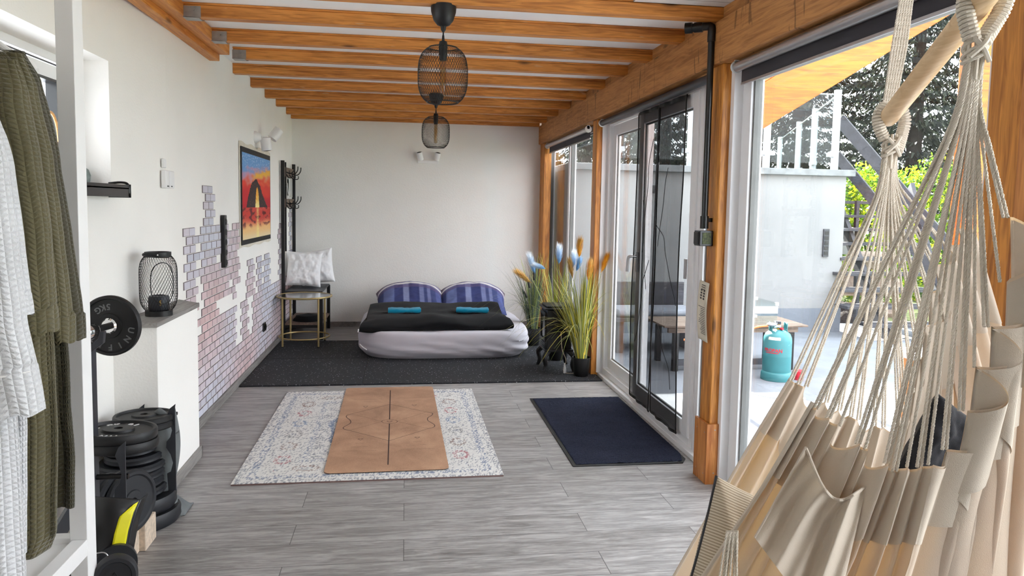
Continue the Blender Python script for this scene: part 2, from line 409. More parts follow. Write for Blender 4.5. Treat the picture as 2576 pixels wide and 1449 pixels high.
def m_boards():
    t = NT('white_painted_boards'); co = t.coord('Object')
    w = t.n('ShaderNodeTexBrick'); w.inputs['Scale'].default_value = 1; w.inputs['Brick Width'].default_value = 2.2; w.inputs['Row Height'].default_value = .16
    w.inputs['Mortar Size'].default_value = .003; w.inputs['Color1'].default_value = C(236, 236, 234); w.inputs['Color2'].default_value = C(228, 229, 228); w.inputs['Mortar'].default_value = C(150, 150, 148)
    t.l(co, w.inputs['Vector']); t.base(w.outputs['Color']); t.set(.7); t.bump(t.math('SUBTRACT', 1.0, w.outputs['Fac']), .4, .01); return t.m
M['floor'] = m_floor(); M['mat'] = m_mat(); M['doormat'] = m_door(); M['cork'] = m_cork(); M['boards'] = m_boards()
M['corkline'] = plain('engraved_dark_line', C(66, 42, 36), .8)
M['beige'] = plain('pale_cork_block', C(214, 196, 176), .9, 0, .2, .12, 60, .4, 200)
M['yellow'] = plain('neon_yellow_vinyl', C(232, 224, 10), .4)
M['vinyl'] = plain('black_vinyl', C(20, 20, 23), .38, 0, .5, .08)
M['mirror'] = plain('mirror', C(225, 228, 228), .04, 1)
M['paper'] = plain('old_paper', C(222, 214, 196), .8, 0, .2, .1, 12)
M['ink'] = plain('dark_ink', C(80, 76, 72), .8)
M['vase'] = plain('grey_green_ceramic', C(120, 134, 132), .4, 0, .5, .2, 30)
M['crate'] = wood('honey_crate_wood', C(200, 144, 84), C(232, 184, 124), 'y', .5, knots=False)

XL, XR, YB, ZC = -1.287, 1.66, 8.695, 2.46
ZJ = 2.385          # underside of the joists
S = 'structure'

# ---------------------------------------------------------------- the room
b = MB(); b.box(-1.75, 1.665, -2.2, 9.0, -.12, 0); b.build('floor', M['floor'], smooth=False, kind=S)
b = MB(); b.box(-1.75, 1.9, -2.2, 9.0, ZC, ZC+.12); b.build('ceiling', M['ceil'], smooth=False, kind=S)
b = MB(); b.box(1.1, 1.9, .6, 3.64, ZC-.012, ZC-.001); b.build('trim_1', M['boards'], smooth=False, kind=S)
XF = -1.33
WY0, WY1, WZ0, WZ1 = 2.1, 3.60, 1.487, 2.05
b = MB()
b.box(XL-.36, XL, 4.26, 9.0, 0, ZC); b.poly([(XF, WY1), (XL, 4.26), (XL-.36, 4.26), (XL-.36, WY1)], ZC, TR(0, 0, 0)); b.box(XL-.36, XF, -2.2, WY0, 0, ZC)
b.box(XL-.36, XF, WY0, WY1, 0, WZ0); b.box(XL-.36, XF, WY0, WY1, WZ1, ZC)
b.build('wall_left', M['plaster'], smooth=False, kind=S)
b = MB(); b.box(XL, 1.75, YB, YB+.3, 0, ZC); b.build('wall_back', M['plaster_back'], smooth=False, kind=S)
b = MB(); b.box(-1.75, 1.66, -2.3, -2.2, 0, ZC); b.build('wall_front', M['plaster'], smooth=False, kind=S)
b = MB(); b.box(1.6, 1.7, -2.2, .30, 0, ZC); b.build('wall_right', M['plaster'], smooth=False, kind=S)
b = MB(); b.box(-1.335, -1.137, 3.575, 4.245, 0, .845); b.build('wall_ledge', M['plaster'], smooth=False, kind=S, bevel=.003)
b = MB(); b.poly([(-1.329, 3.555), (-1.13, 3.555), (-1.13, 4.26), (-1.286, 4.42), (-1.286, 4.262), (-1.329, 3.58)], .022, TR(0, 0, .845)); b.build('trim_2', M['greywood'], smooth=False, kind=S, bevel=.002)
for n_, bx in (('baseboard_left', (XL, XL+.014, 4.26, YB, 0, .062)), ('baseboard_ledge', (-1.137, -1.124, 3.575, 4.258, 0, .062)),
               ('baseboard_ledge_end', (-1.287, -1.124, 4.245, 4.258, 0, .062)), ('baseboard_back', (XL, 1.55, YB-.014, YB, 0, .062))):
    b = MB(); b.box(*bx); b.build(n_, M['greywood'], smooth=False, kind=S, bevel=.002)

# joists, nearest first: y of the front face, left end x
JY = [3.60, 4.12, 4.685, 5.22, 5.83, 6.46, 7.09, 7.675, 8.305]
ordw = ['nearest of all', 'second nearest', 'third nearest', 'fourth nearest, last with a metal hanger', 'middle one, first without a metal hanger', 'fourth from the back wall', 'third from the back wall', 'second from the back wall', 'nearest to the wall above the bed']
for i, y in enumerate(JY):
    x0 = -1.15 if i < 4 else XL
    t = thing('ceiling_joist', 'orange pine ceiling joist, '+ordw[i], 'joist', ((x0+1.6)/2, y, ZJ), 'pine joists under the white ceiling')
    b = MB(); b.box(x0, 1.72, y, y+.072, ZJ, ZC-.012); b.build('timber', M['joist'], t, smooth=False, bevel=.004)
    b = MB(); b.box(x0-.001, 1.72, y-.003, y+.075, ZC-.012, ZC-.001); b.build('top_batten', M['joist'], t, smooth=False, bevel=.001)
    if i < 4:
        b = MB(); b.box(x0-.003, x0+.085, y-.003, y, ZJ-.003, ZJ+.055); b.box(x0-.003, x0+.085, y+.072, y+.075, ZJ-.003, ZJ+.055); b.box(x0-.003, x0+.075, y-.003, y+.075, ZJ-.004, ZJ-.001)
        b.lathe([(0, 0), (.005, 0), (.004, .003)], TR(x0+.05, y-.003, ZJ+.035) @ RX(pi/2), 8)
        b.build('joist_hanger', M['zinc'], t, smooth=False, label='galvanised joist hanger')
b = MB(); b.box(XL, 1.55, YB-.055, YB, ZJ-.01, ZC-.001); tag = b.build('wall_batten', M['joist'], smooth=False, bevel=.003, label='dark orange pine batten along the top of the back wall', cat='beam')
b = MB(); b.box(XL+.065, -1.15, .3, 5.13, ZJ, ZC-.001); b.box(XL-.043, XL+.065, .3, 5.13, ZJ+.02, ZC-.001)
b.build('ledger_beam', M['joist_y'], smooth=False, bevel=.004, label='pine ledger beam along the left wall, carrying the metal joist hangers', cat='beam')
b = MB(); b.box(XL, XL+.065, .3, 5.17, ZJ-.035, ZJ+.02); b.build('ledger_batten', M['joist_y'], smooth=False, bevel=.004, label='narrow pine batten under the ledger beam, against the left wall', cat='beam')
# the long beam over the glass front, with blocking between joists
BX0, BX1, BZ0 = 1.55, 1.72, 2.17
b = MB(); b.box(BX0, BX1, .4, YB, BZ0, ZJ-.0005); b.build('timber_beam', M['beam'], smooth=False, bevel=.005, label='long rough-hewn timber beam over the glass front', cat='beam')
ys = [1.4] + [y+.073 for y in JY]; ye = JY + [YB-.055]
blk = thing('blocking_boards', 'row of short pine blocks between the joist ends, on the long timber beam', 'boards', (1.6, 5, ZJ))
for a, e in zip(ys, ye):
    b = MB(); b.box(BX0+.02, BX0+.05, a+.001, e-.001, ZJ, ZC-.001); b.build('block', M['beam'], blk, smooth=False, bevel=.002)
# posts
for (y0, y1, x1, lab) in ((8.44, YB, 1.66, 'golden pine post in the back right corner of the room'), (6.06, 6.20, 1.66, 'golden pine post between the far window and the glass door'),
                     (3.585, 3.715, 1.66, 'golden pine post boxed at its foot, between glass door and big window')):
    t = thing('timber_post', lab, 'post', (1.61, (y0+y1)/2, 0))
    b = MB(); b.box(1.575, x1, y0, y1, 0, BZ0); b.build('post_shaft', M['post'], t, smooth=False, bevel=.005)
    if y0 < 4:
        b = MB(); b.box(1.557, 1.573, 3.567, 3.733, 0, .32); b.box(1.573, 1.66, 3.567, 3.583, 0, .32)
        for (yy, zz) in ((3.60, .05), (3.60, .27), (3.70, .05), (3.70, .27)): b.lathe([(0, 0), (.004, 0), (.003, .001)], TR(1.557, yy, zz) @ RY(-pi/2), 8, 1)
        for zz in (.06, .29): b.lathe([(0, 0), (.004, 0), (.003, .001)], TR(1.60, 3.567, zz) @ RX(pi/2), 8, 1)
        b.build('foot_boxing', [M['post2'], M['zinc']], t, smooth=False, bevel=.002)
t = thing('timber_post', 'wide golden pine post at the right edge, behind the hammock chair', 'post', (1.65, 1.5, 0))
b = MB(); b.box(1.575, 1.72, 1.72, 1.84, 0, BZ0); b.build('post_shaft', M['post'], t, smooth=False, bevel=.004)
b = MB(); b.box(1.56, 1.72, 1.30, 1.715, 0, BZ0); b.build('side_boards', M['post2'], t, smooth=False, bevel=.004)

# glazing
def pane(x, y0, y1, z0, z1, par, name='pane'):
    b = MB(); b.box(x-.003, x+.003, y0, y1, z0, z1); return b.build(name, M['glass'], par, smooth=False)
def frame(b, x0, x1, y0, y1, z0, z1, w, mi=0):
    b.box(x0, x1, y0, y0+w, z0, z1, mi); b.box(x0, x1, y1-w, y1, z0, z1, mi); b.box(x0, x1, y0+w, y1-w, z0, z0+w, mi); b.box(x0, x1, y0+w, y1-w, z1-w, z1, mi)
def glazed(name, y0, y1, z0, z1, w, mull=(), gw=.012, parent=None, x0=1.665, x1=1.735):
    t = parent or thing(name, None, None, (1.7, (y0+y1)/2, z0), kind=S)
    b = MB(); frame(b, x0, x1, y0, y1, z0, z1, w)
    ed = [y0+w] + [v for m_ in mull for v in (m_-w*.6, m_+w*.6)] + [y1-w]
    for m_ in mull: b.box(x0, x1, m_-w*.6, m_+w*.6, z0+w, z1-w)
    b.build('window_frame' if not parent else 'leaf_frame', M['pvc'], t, smooth=False, bevel=.004)
    b = MB()
    for k in range(0, len(ed), 2):
        frame(b, x0-.004+.02, x1-.015, ed[k]-.001, ed[k+1]+.001, z0+w-.001, z1-w+.001, gw)
    b.build('seal', M['sealm'], t, smooth=False)
    for k in range(0, len(ed), 2): pane((x0+x1)/2, ed[k]+.004, ed[k+1]-.004, z0+w+.004, z1-w-.004, t)
    return t
b = MB(); b.box(1.63, 1.76, .9, 8.6, -.02, .03); b.build('trim_3', M['pvc'], smooth=False, kind=S, bevel=.004)
glazed('window_1', 6.21, 8.62, .03, BZ0, .055, mull=(7.52,))
glazed('window_2', 3.73, 4.02, .03, BZ0, .05)
glazed('window_3', 1.86, 3.545, .03, BZ0, .09)
d1 = thing('door_1', None, None, (1.7, 5, 0), kind=S)
b = MB(); frame(b, 1.665, 1.745, 4.03, 6.05, .03, BZ0, .05); b.build('door_frame', M['pvc'], d1, smooth=False, bevel=.004)
glazed('leaf', 5.09, 5.995, .085, 2.115, .085, parent=d1, x0=1.70, x1=1.74)
glazed('leaf', 4.085, 5.15, .085, 2.115, .085, parent=d1, x0=1.655, x1=1.697)
b = MB(); b.box(1.645, 1.655, 5.10, 5.13, .98, 1.12); b.tube(bez([(1.648, 5.115, 1.09), (1.60, 5.115, 1.09), (1.585, 5.12, 1.07), (1.583, 5.13, .98)], 14), .011, 10); b.build('door_handle', M['alu'], d1, bevel=.002)
b = MB(); b.box(1.642, 1.655, 4.17, 4.195, 1.02, 1.14); b.build('latch_plate', M['alu'], d1, smooth=False, bevel=.002)
b = MB(); b.box(1.60, 1.745, 6.20, 6.212, .03, BZ0); b.box(1.62, 1.745, 3.716, 3.73, .03, BZ0); b.box(1.62, 1.745, 3.545, 3.584, .03, BZ0); b.box(1.62, 1.745, 6.05, 6.06, .03, BZ0); b.box(1.66, 1.745, 4.02, 4.03, .03, BZ0)
b.build('trim_4', M['pvc'], smooth=False, kind=S)

# roller blinds
def blind(y0, y1, drop, lab, x=1.607, r=.024, z=2.135):
    t = thing('roller_blind', lab, 'blind', (x, (y0+y1)/2, z), 'roller blinds under the long beam')
    A = TR(x, y0, z) @ RX(-pi/2)
    b = MB(); b.lathe([(r, .006), (r, y1-y0-.006)], A, 24); b.build('roller_tube', M['alu'] if drop > .02 else M['graphite'], t)
    for yy in (y0-.004, y1):
        b = MB(); b.lathe([(0, 0), (r+.006, 0), (r+.008, .003), (r+.006, .006), (0, .006)], TR(x, yy, z) @ RX(-pi/2), 24); b.box(x-.012, x+.012, yy, yy+.004, z, BZ0); b.build('end_bracket', M['white'], t)
    if drop > .02:
        b = MB(); b.box(x+r-.002, x+r, y0+.01, y1-.01, z-drop, z); b.build('blind_cloth', M['blind'], t, smooth=False)
        b = MB(); b.box(x+r-.006, x+r+.004, y0+.01, y1-.01, z-drop-.014, z-drop); b.build('hem_bar', M['alu'], t, smooth=False, bevel=.003)
    return t
blind(6.50, 8.42, .075, 'roller blind with aluminium tube over the far window')
blind(3.74, 6.02, .0, 'rolled-up dark blind above the glass door')
blind(1.88, 3.50, .075, 'roller blind with charcoal cloth over the big near window')

# insect net curtain on the door
nt = thing('insect_net_curtain', 'black see-through insect net curtain hanging over the glass door', 'curtain', (1.63, 4.68, .05))
def netfold(y, z, ph):
    return 1.634 + .006*sin(y*26+ph+z*1.8) + .003*sin(y*51-z*4+ph*2)
for (a, e, ph) in ((4.21, 4.685, 0), (4.69, 5.135, 2)):
    b = MB()
    def fn(u, v, a=a, e=e, ph=ph):
        z = .075+v*2.025; pin = .035*sin(pi*v)**2
        y = a + (e-a)*u; y += pin*(u-.5)*(-1) + .02*sin(3*v+ph)*sin(pi*v)
        return Vector((netfold(y, z, ph)+.006*sin(9*u+4*v)*sin(pi*v), y, z))
    b.grid(fn, 40, 30); b.build('net_panel', M['net'], nt, ang=0)
    b = MB()
    for uu in (0.0, 1.0): b.tube([fn(uu, k/24) + Vector((-.003, 0, 0)) for k in range(25)], .009, 6, flat=.35, up=(0, 1, 0))
    b.tube([fn(k/20, 0) for k in range(21)], .010, 6, flat=.4); b.tube([fn(k/20, 1) for k in range(21)], .012, 6, flat=.4)
    # loose creases that gather the cloth into darker diagonal lines
    for (u0, v0, u1, v1) in ((.9, .62, .1, .38), (.85, .3, .2, .12), (.6, .8, .85, .55)) if a < 4.5 else ((.2, .9, .7, .52), (.2, .5, .85, .2), (.7, .7, .3, .4)):
        b.tube([fn(u0+(u1-u0)*k/18, v0+(v1-v0)*k/18+.03*sin(k/18*pi)) + Vector((-.004, 0, 0)) for k in range(19)], .0022, 5)
    b.build('net_binding', M['netband'], nt)

# left window in the niche
t = thing('window_4', None, None, (-1.5, 2.8, WZ0), kind=S)
b = MB(); frame(b, -1.57, -1.50, WY0, WY1, WZ0, WZ1, .035); b.build('window_frame', M['pvc'], t, smooth=False, bevel=.003)
b = MB(); frame(b, -1.505, -1.497, WY0+.04, WY1-.045, WZ0+.04, WZ1-.045, .006); b.build('seal', M['blackg'], t, smooth=False)
b = MB(); frame(b, -1.56, -1.495, WY0+.05, WY1-.055, WZ0+.05, WZ1-.055, .06); b.build('sash', M['pvc'], t, smooth=False, bevel=.003)
b = MB(); frame(b, -1.54, -1.492, WY0+.108, WY1-.113, WZ0+.108, WZ1-.113, .012); b.build('sash_seal', M['blackg'], t, smooth=False)
pane(-1.53, WY0+.11, WY1-.115, WZ0+.11, WZ1-.115, t)
t = thing('window_sill_board', 'black sill board with rounded nose under the left window', 'sill', (-1.3, 2.8, WZ0))
b = MB(); b.box(-1.50, -1.25, WY0+.002, WY1-.001, WZ0, WZ0+.008); b.build('board', M['greywood'], t, smooth=False)
b = MB(); b.box(-1.248, -1.238, 2.0, 3.56, WZ0-.045, WZ0+.010); b.box(-1.329, -1.233, 3.56, 3.567, WZ0-.048, WZ0+.012); b.tube(bez([(-1.32, 3.54, WZ0+.014), (-1.275, 3.555, WZ0+.020), (-1.245, 3.56, WZ0+.012), (-1.241, 3.56, WZ0-.03)], 12), .006, 8)
b.box(-1.329, -1.238, 2.0, 3.56, WZ0-.012, WZ0-.002); b.build('nose', M['blackg'], t, bevel=.003)
t = thing('wooden_box', 'small honey-coloured wooden box on the left window sill', 'box', (-1.425, 3.25, WZ0))
b = MB(); b.box(-1.49, -1.36, 3.08, 3.36, WZ0+.008, WZ0+.075); b.build('box_body', M['crate'], t, smooth=False, bevel=.004)
b = MB(); b.box(-1.495, -1.355, 3.075, 3.365, WZ0+.076, WZ0+.105); b.build('lid', M['crate'], t, smooth=False, bevel=.004)
t = thing('teapot', 'bronze teapot with arched handle standing on the wooden box', 'teapot', (-1.38, 3.15, WZ0+.105))
A = TR(-1.425, 3.25, WZ0+.105)
b = MB(); b.lathe([(.03, 0), (.05, .006), (.06, .03), (.055, .052), (.03, .066), (.012, .07), (.014, .08), (0, .084)], A, 24); b.build('pot_body', M['copper'], t)
b = MB(); b.tube(bez([A@Vector((.02, .05, .03)), A@Vector((.03, .075, .05)), A@Vector((.035, .085, .085))], 10), [.011]*4+[.008]*20 if False else .009, 8); b.build('spout', M['copper'], t)
b = MB(); b.tube([A@Vector((0, .07*cos(q), .05+.135*sin(q))) for q in [pi*k/20 for k in range(21)]], .006, 8); b.build('handle', M['crate'], t)
b = MB(); b.lathe([(.018, 0), (.03, .01), (.034, .04), (.026, .065), (.014, .075), (.017, .083), (.012, .084)], TR(-1.43, 3.545, WZ0+.008), 20)
b.build('small_vase', M['vase'], label='small grey green vase on the left window sill', cat='vase')

# ---------------------------------------------------------------- brick stickers on the left wall
def brick_mask(y, z):
    if z < .06: return False
    R_ = [(4.998, 5.245, 1.24, 1.55), (4.55, 4.80, .70, 1.25), (4.84, 5.335, .93, 1.25), (4.93, 5.27, .62, .94), (5.34, 5.66, .88, 1.29 if y > 5.45 else 1.20),
          (5.27, 5.66, .72, 1.0), (5.70, 5.95, .70, 1.25), (6.26, 6.54, .62, .95), (6.65, 6.90, .60, .95), (6.99, 7.29, .60, .95), (7.77, 7.90, .05, 1.22),
          (8.47, 8.68, .05, 1.42), (6.04, 6.29, .33, .65), (4.245, 4.80, .0, .80), (5.40, 5.45, .9, 1.2)]
    hit = any(a <= y <= b_ and c <= z <= d for a, b_, c, d in R_)
    if 4.80 < y < 5.82 and z < .70: hit = True
    if 5.62 < y < 5.76 and .6 < z < 1.0 and (int(z*19) % 3): hit = True
    if y > 6.45 and z < .66: hit = True
    if y >= 5.82 and z < .34: hit = True
    if 5.70 <= y <= 5.85 and z < .9: hit = True
    if y < 8.7 and z < .36: hit = True
    if 4.82 < y < 4.88 and .58 < z < .93: hit = False
    if 5.35 < y < 5.80 and .665 < z < .725: hit = False
    if 5.86 < y < 6.03 and z > .335: hit = hit and z > .8 and y < 5.95
    if 6.31 < y < 6.47 and .335 < z < .65: hit = False
    return hit
b = MB(); r2 = random.Random(3); row = 0; z = .064; PW = .2475
while z < 1.56:
    off = (row % 2)*.062 + r2.uniform(-.012, .012); y = 4.262 - .12 + off
    while y < 8.66:
        for half in (0, 1):
            y0 = y + half*PW/2; y1 = y0 + PW/2
            if y0 < 4.262: y0 = 4.262
            if y1-y0 > .03 and brick_mask((y0+y1)/2, z+.024) and y1 < 8.69:
                q = noise.noise(Vector((y0*.9, z*1.6, 3))); w = r2.uniform(-.12, .12)
                warm = max(0, min(1, .42+q*1.3+w)); lt = r2.uniform(.86, 1.06)
                cw = Vector(C(214, 186, 186)[:3]); cc = Vector(C(206, 208, 220)[:3]); c = (cc.lerp(cw, warm))*lt
                gp = .0022; d = .004 + r2.uniform(0, .002)
                o = XL+.0005
                vs = [(o, y0+gp/2, z), (o, y1-gp/2, z), (o, y1-gp/2, z+.049), (o, y0+gp/2, z+.049)]
                vs += [(o+d, a_+(.003 if k in (0, 3) else -.003), z_+(.003 if k in (0, 1) else -.003)) for k, (o_, a_, z_) in enumerate(vs)]
                fs = [(4, 5, 6, 7), (0, 1, 5, 4), (1, 2, 6, 5), (2, 3, 7, 6), (3, 0, 4, 7)]
                b.add(vs, [fs[0]], 0, col=[tuple(c)]*8); o_ = len(b.v)-8
                b.f += [tuple(o_+i for i in f) for f in fs[1:]]; b.m += [1]*4
        y += PW + (.0 if r2.random() < .75 else .004)
    z += .0525; row += 1
b.build('brick_wall_sticker', [M['brickm'], plain('brick_joint_grey', C(122, 110, 114), .8)], smooth=False, label='foam stickers of pinkish grey bricks climbing the left wall in steps', cat='wall sticker')

# painting
def sm(a, b_, x): t_ = max(0, min(1, (x-a)/(b_-a))); return t_*t_*(3-2*t_)
def paint_col(u, v):
    n1 = noise.noise(Vector((u*3, v*6, 1))); n2 = noise.noise(Vector((u*9, v*22, 5))); n3 = noise.noise(Vector((u*26, v*60, 9)))
    def L(a, b_, t_): return tuple(a[i]+(b_[i]-a[i])*t_ for i in range(3))
    h = .37
    if v > h:   # sky
        s_ = (v-h)/(1-h); c = L((196, 16, 40), (226, 60, 40), sm(.1, .4, s_+n1*.25))
        c = L(c, (236, 120, 70), sm(.38, .62, s_+n2*.15)); c = L(c, (206, 150, 180), sm(.55, .8, s_+.18*(1-u)+n2*.12)); c = L(c, (110, 160, 216), sm(.74, .92, s_+.18*(1-u)+n2*.12))
        c = L(c, (244, 190, 50), .9*exp(-((s_-.62-.22*(u-.5)+n2*.06)/.06)**2)*sm(.25, .5, u)); c = L(c, (226, 236, 246), .5*sm(.1, .5, n3)*sm(.6, .9, s_))
        # rock arch
        lf = float(np.interp(s_, [0, .22, .37, .46, .54], [.12, .19, .25, .30, .42])); rg = float(np.interp(s_, [0, .165, .325, .42, .50, .54], [.88, .75, .65, .60, .52, .48]))
        if s_ < .545 and lf+.02*n3 < u < rg+.03*n3:
            gap = abs(u-.49) < float(np.interp(s_, [0, .10, .25, .36, .40], [.075, .062, .05, .03, 0]))
            if gap: c = L((255, 244, 170), (246, 160, 40), min(1, s_*2.4+abs(n2)))
            else: c = L((44, 26, 30), (84, 44, 40), sm(.0, .5, n3))
        return c
    s_ = v/h; c = L((244, 196, 130), (206, 60, 50), sm(.25, .75, s_+n1*.2))
    c = L(c, (240, 214, 170), sm(.3, .0, s_)); c = L(c, (80, 18, 24), .8*sm(.05, .4, n2+.25*n3)*sm(.3, .5, s_)*(1-sm(.97, 1, s_)*.4))
    c = L(c, (255, 240, 150), exp(-((u-.5)/.045)**2)*(.6+.4*n3)); c = L(c, (236, 180, 170), .8*sm(.1, .5, n3)*sm(.86, .98, s_)*sm(.45, .7, u))
    return c
t = thing('canvas_painting', 'unframed painting of a red sunset behind a dark rock arch over the sea', 'painting', (XL, 6.65, 1.1))
PY0, PY1, PZ0, PZ1 = 6.03, 7.28, 1.115, 1.865
b = MB(); b.grid(lambda u, v: Vector((XL+.004+.004*sin(pi*u), PY0-.04+u*(PY1-PY0+.08), PZ0-.05+v*(PZ1-PZ0+.085) + .006*sin(u*19)*(v < .05) + .008*sin(u*23)*(v > .95))), 30, 12); b.build('raw_canvas', plain('raw_canvas', C(226, 218, 202), .9), t)
b = MB(); b.box(XL+.009, XL+.011, PY0, PY1, PZ0-.028, PZ1); b.build('black_border', M['netband'], t, smooth=False)
b = MB(); b.grid(lambda u, v: Vector((XL+.0125, PY0+.03+u*(PY1-PY0-.05), PZ0+.012+v*(PZ1-PZ0-.055))), 120, 150, colf=lambda u, v: C(*paint_col(u, v))[:3]); b.build('picture', M['paint'], t)

# small wall things
t = thing('door_chime', 'white plastic door chime box on the left wall', 'chime', (XL, 4.22, 1.5))
b = MB(); b.box(XL, XL+.028, 4.15, 4.295, 1.495, 1.59); b.build('case', M['white'], t, smooth=False, bevel=.006)
b = MB(); b.box(XL+.028, XL+.032, 4.19, 4.215, 1.50, 1.585); b.build('slot_cover', M['pvc'], t, smooth=False)
b = MB(); b.box(XL+.028, XL+.0295, 4.165, 4.25, 1.503, 1.509); b.build('slot', M['graphite'], t, smooth=False)
b = MB(); b.box(XL, XL+.016, 4.16, 4.20, 1.603, 1.652); b.build('door_sensor', M['white'], smooth=False, bevel=.005, label='tiny white sensor stuck above the door chime', cat='sensor')
t = thing('socket_strip', 'black vertical socket strip standing out on the brick stickers', 'socket', (XL, 5.42, .97))
b = MB(); b.box(XL+.004, XL+.034, 5.395, 5.45, .965, 1.335); b.build('strip_body', M['blackg'], t, smooth=False, bevel=.004)
for k in range(5):
    b = MB(); b.lathe([(0, 0), (.019, 0), (.022, .002), (.019, .004), (.016, .002), (0, .002)], TR(XL+.034, 5.422, 1.0+k*.072) @ RY(pi/2), 20); b.build('socket', M['black'], t)
t = thing('wall_socket', 'small black wall socket low on the brick stickers', 'socket', (XL, 6.93, .29))
b = MB(); b.box(XL+.004, XL+.02, 6.87, 6.97, .255, .335); b.build('plate', M['blackg'], t, smooth=False, bevel=.004)
b = MB(); b.lathe([(0, 0), (.024, 0), (.027, .008), (.022, .010), (0, .004)], TR(XL+.02, 6.92, .295) @ RY(pi/2), 20); b.build('socket', M['black'], t)

# spot lights
def spot(t, base, d, r=.038, L=.10):
    A = TR(*base) @ align(d)
    b = MB(); b.lathe([(0, 0), (r*.8, 0), (r, .006), (r, L), (r*.86, L), (r*.84, L-.012), (0, L-.014)], A, 28); o = b.build('spot_head', M['white'], t)
    b = MB(); b.lathe([(0, 0), (r*.8, 0), (r*.55, .004), (0, .006)], A @ TR(0, 0, L+.0005), 24); b.build('lens', M['blackg'], o)
t = thing('wall_spotlight', 'white double spotlight on the left wall above the painting', 'light', (XL, 6.72, 1.97))
b = MB(); b.lathe([(0, 0), (.05, 0), (.05, .012), (.028, .05), (.02, .055), (0, .055)], TR(XL, 6.62, 1.985) @ RY(pi/2), 28); b.tube([(XL+.05, 6.62, 1.985), (XL+.085, 6.70, 1.985)], .012, 8); b.build('wall_mount', M['white'], t)
spot(t, (XL+.08, 6.66, 1.985), (.12, .05, -1), .044, .11); spot(t, (XL+.11, 6.80, 1.985), (.55, .25, .8), .044, .11)
t = thing('wall_spotlight', 'white double spotlight bar on the back wall below the far pendant lamp', 'light', (.24, YB, 1.93))
b = MB(); b.box(.13, .37, YB-.014, YB, 1.915, 1.95); b.lathe([(0, 0), (.006, 0), (.006, .004), (0, .005)], TR(.25, YB-.014, 1.932) @ RX(pi/2), 12); b.build('bar', M['white'], t, bevel=.004)
spot(t, (.165, YB-.055, 1.945), (-.25, -.30, 1), .034, .095); spot(t, (.345, YB-.055, 1.945), (.18, -.30, 1), .034, .095)

# pendant lamps
def superq(R, H, q, z): return R*(1-abs(z/H)**q)**(1/q)
def mesh_shade(c, R, H, NW, r, nseg=34, q=2.9, lo=-.90, hi=.93, turn=1.15):
    b = MB()
    for s_ in (1, -1):
        for k in range(NW):
            pts = []
            for i in range(nseg+1):
                a = lo+(hi-lo)*i/nseg; z = H*a; rr = superq(R, H, q, z)
                th = 2*pi*k/NW + s_*turn*(a+1)/2*1.0
                pts.append(Vector((c[0]+rr*cos(th), c[1]+rr*sin(th), c[2]+z)))
            b.tube(pts, r, 3, cap=False)
    for a in (lo, hi):
        rr = superq(R, H, q, H*a); b.tube([Vector((c[0]+rr*cos(2*pi*i/40), c[1]+rr*sin(2*pi*i/40), c[2]+H*a)) for i in range(41)], .003, 6, cap=False)
    return b
px_, py_ = .172, 3.65
pend = thing('pendant_lamp', 'near black wire mesh pendant lamp with tall filament bulb', 'lamp', (px_, py_, ZJ), 'black wire mesh pendant lamps')
b = MB(); b.lathe([(.062, 0), (.060, -.03), (.048, -.07), (.030, -.092), (.014, -.098), (.012, -.115), (.005, -.125)], TR(px_, py_, ZJ+.005), 36); b.build('ceiling_cup', M['black'], pend)
b = MB(); b.tube([(px_, py_, ZJ-.09), (px_, py_, 2.205)], .0035, 8); b.build('cable', M['black'], pend)
b = MB(); b.lathe([(.005, .06), (.007, .035), (.018, .03), (.022, .012), (.022, .0), (.019, -.045), (.017, -.06), (0, -.06)], TR(px_, py_, 2.19), 24); b.build('bulb_socket', M['black'], pend)
sh = mesh_shade((px_, py_, 2.058), .121, .142, 56, .00085); sh.build('lamp_shade', M['black'], pend)
b = MB(); b.lathe([(.012, .0), (.014, -.02), (.0155, -.05), (.0155, -.15), (.012, -.165), (0, -.17)], TR(px_, py_, 2.135), 20); bo = b.build('bulb', M['bulbg'], pend)
b = MB()
for k in range(6): b.tube([(px_+.007*cos(k*pi/3), py_+.007*sin(k*pi/3), 2.10), (px_+.007*cos(k*pi/3+.5), py_+.007*sin(k*pi/3+.5), 1.985)], .0007, 4)
b.build('filament', M['brass'], bo)
p2 = copy_tree(pend); p2.location = (.25, 6.49, ZJ); p2['label'] = 'far black wire mesh pendant lamp hanging in front of the back wall'

# ---------------------------------------------------------------- mats on the floor
b = MB(); b.box(XL+.02, -.338, 5.845, 6.85, .0, .012); b.box(-.334, 1.62, 5.845, 6.85, 0, .012); b.box(XL+.02, -.338, 6.854, 7.75, 0, .012); b.box(-.334, 1.62, 6.854, 7.75, 0, .012)
b.box(-.334, 1.62, 7.754, 8.6, 0, .012)
b.build('rubber_floor_mats', M['mat'], smooth=False, bevel=.002, label='black speckled rubber mats covering the floor under the bed', cat='floor mat')
t = thing('doormat', 'dark navy pile doormat with black edge in front of the glass door', 'doormat', (1.28, 4.6, 0))
b = MB(); b.poly([(.925, 3.885), (1.56, 3.885), (1.60, 3.95), (1.61, 5.335), (.925, 5.335)], .006, TR(0, 0, .0)); b.build('rubber_edge', M['black'], t, smooth=False, bevel=.002)
b = MB()
def dm(u, v):
    x = .945+u*.655; y = 3.907+v*1.408
    return Vector((min(x, 1.56+max(0, (y-3.9))*.3), y, .0075+.0035*noise.noise(Vector((x*60, y*60, 0)))+.004*(0 < u < 1 and 0 < v < 1)))
b.grid(dm, 90, 180); b.build('pile', M['doormat'], t)

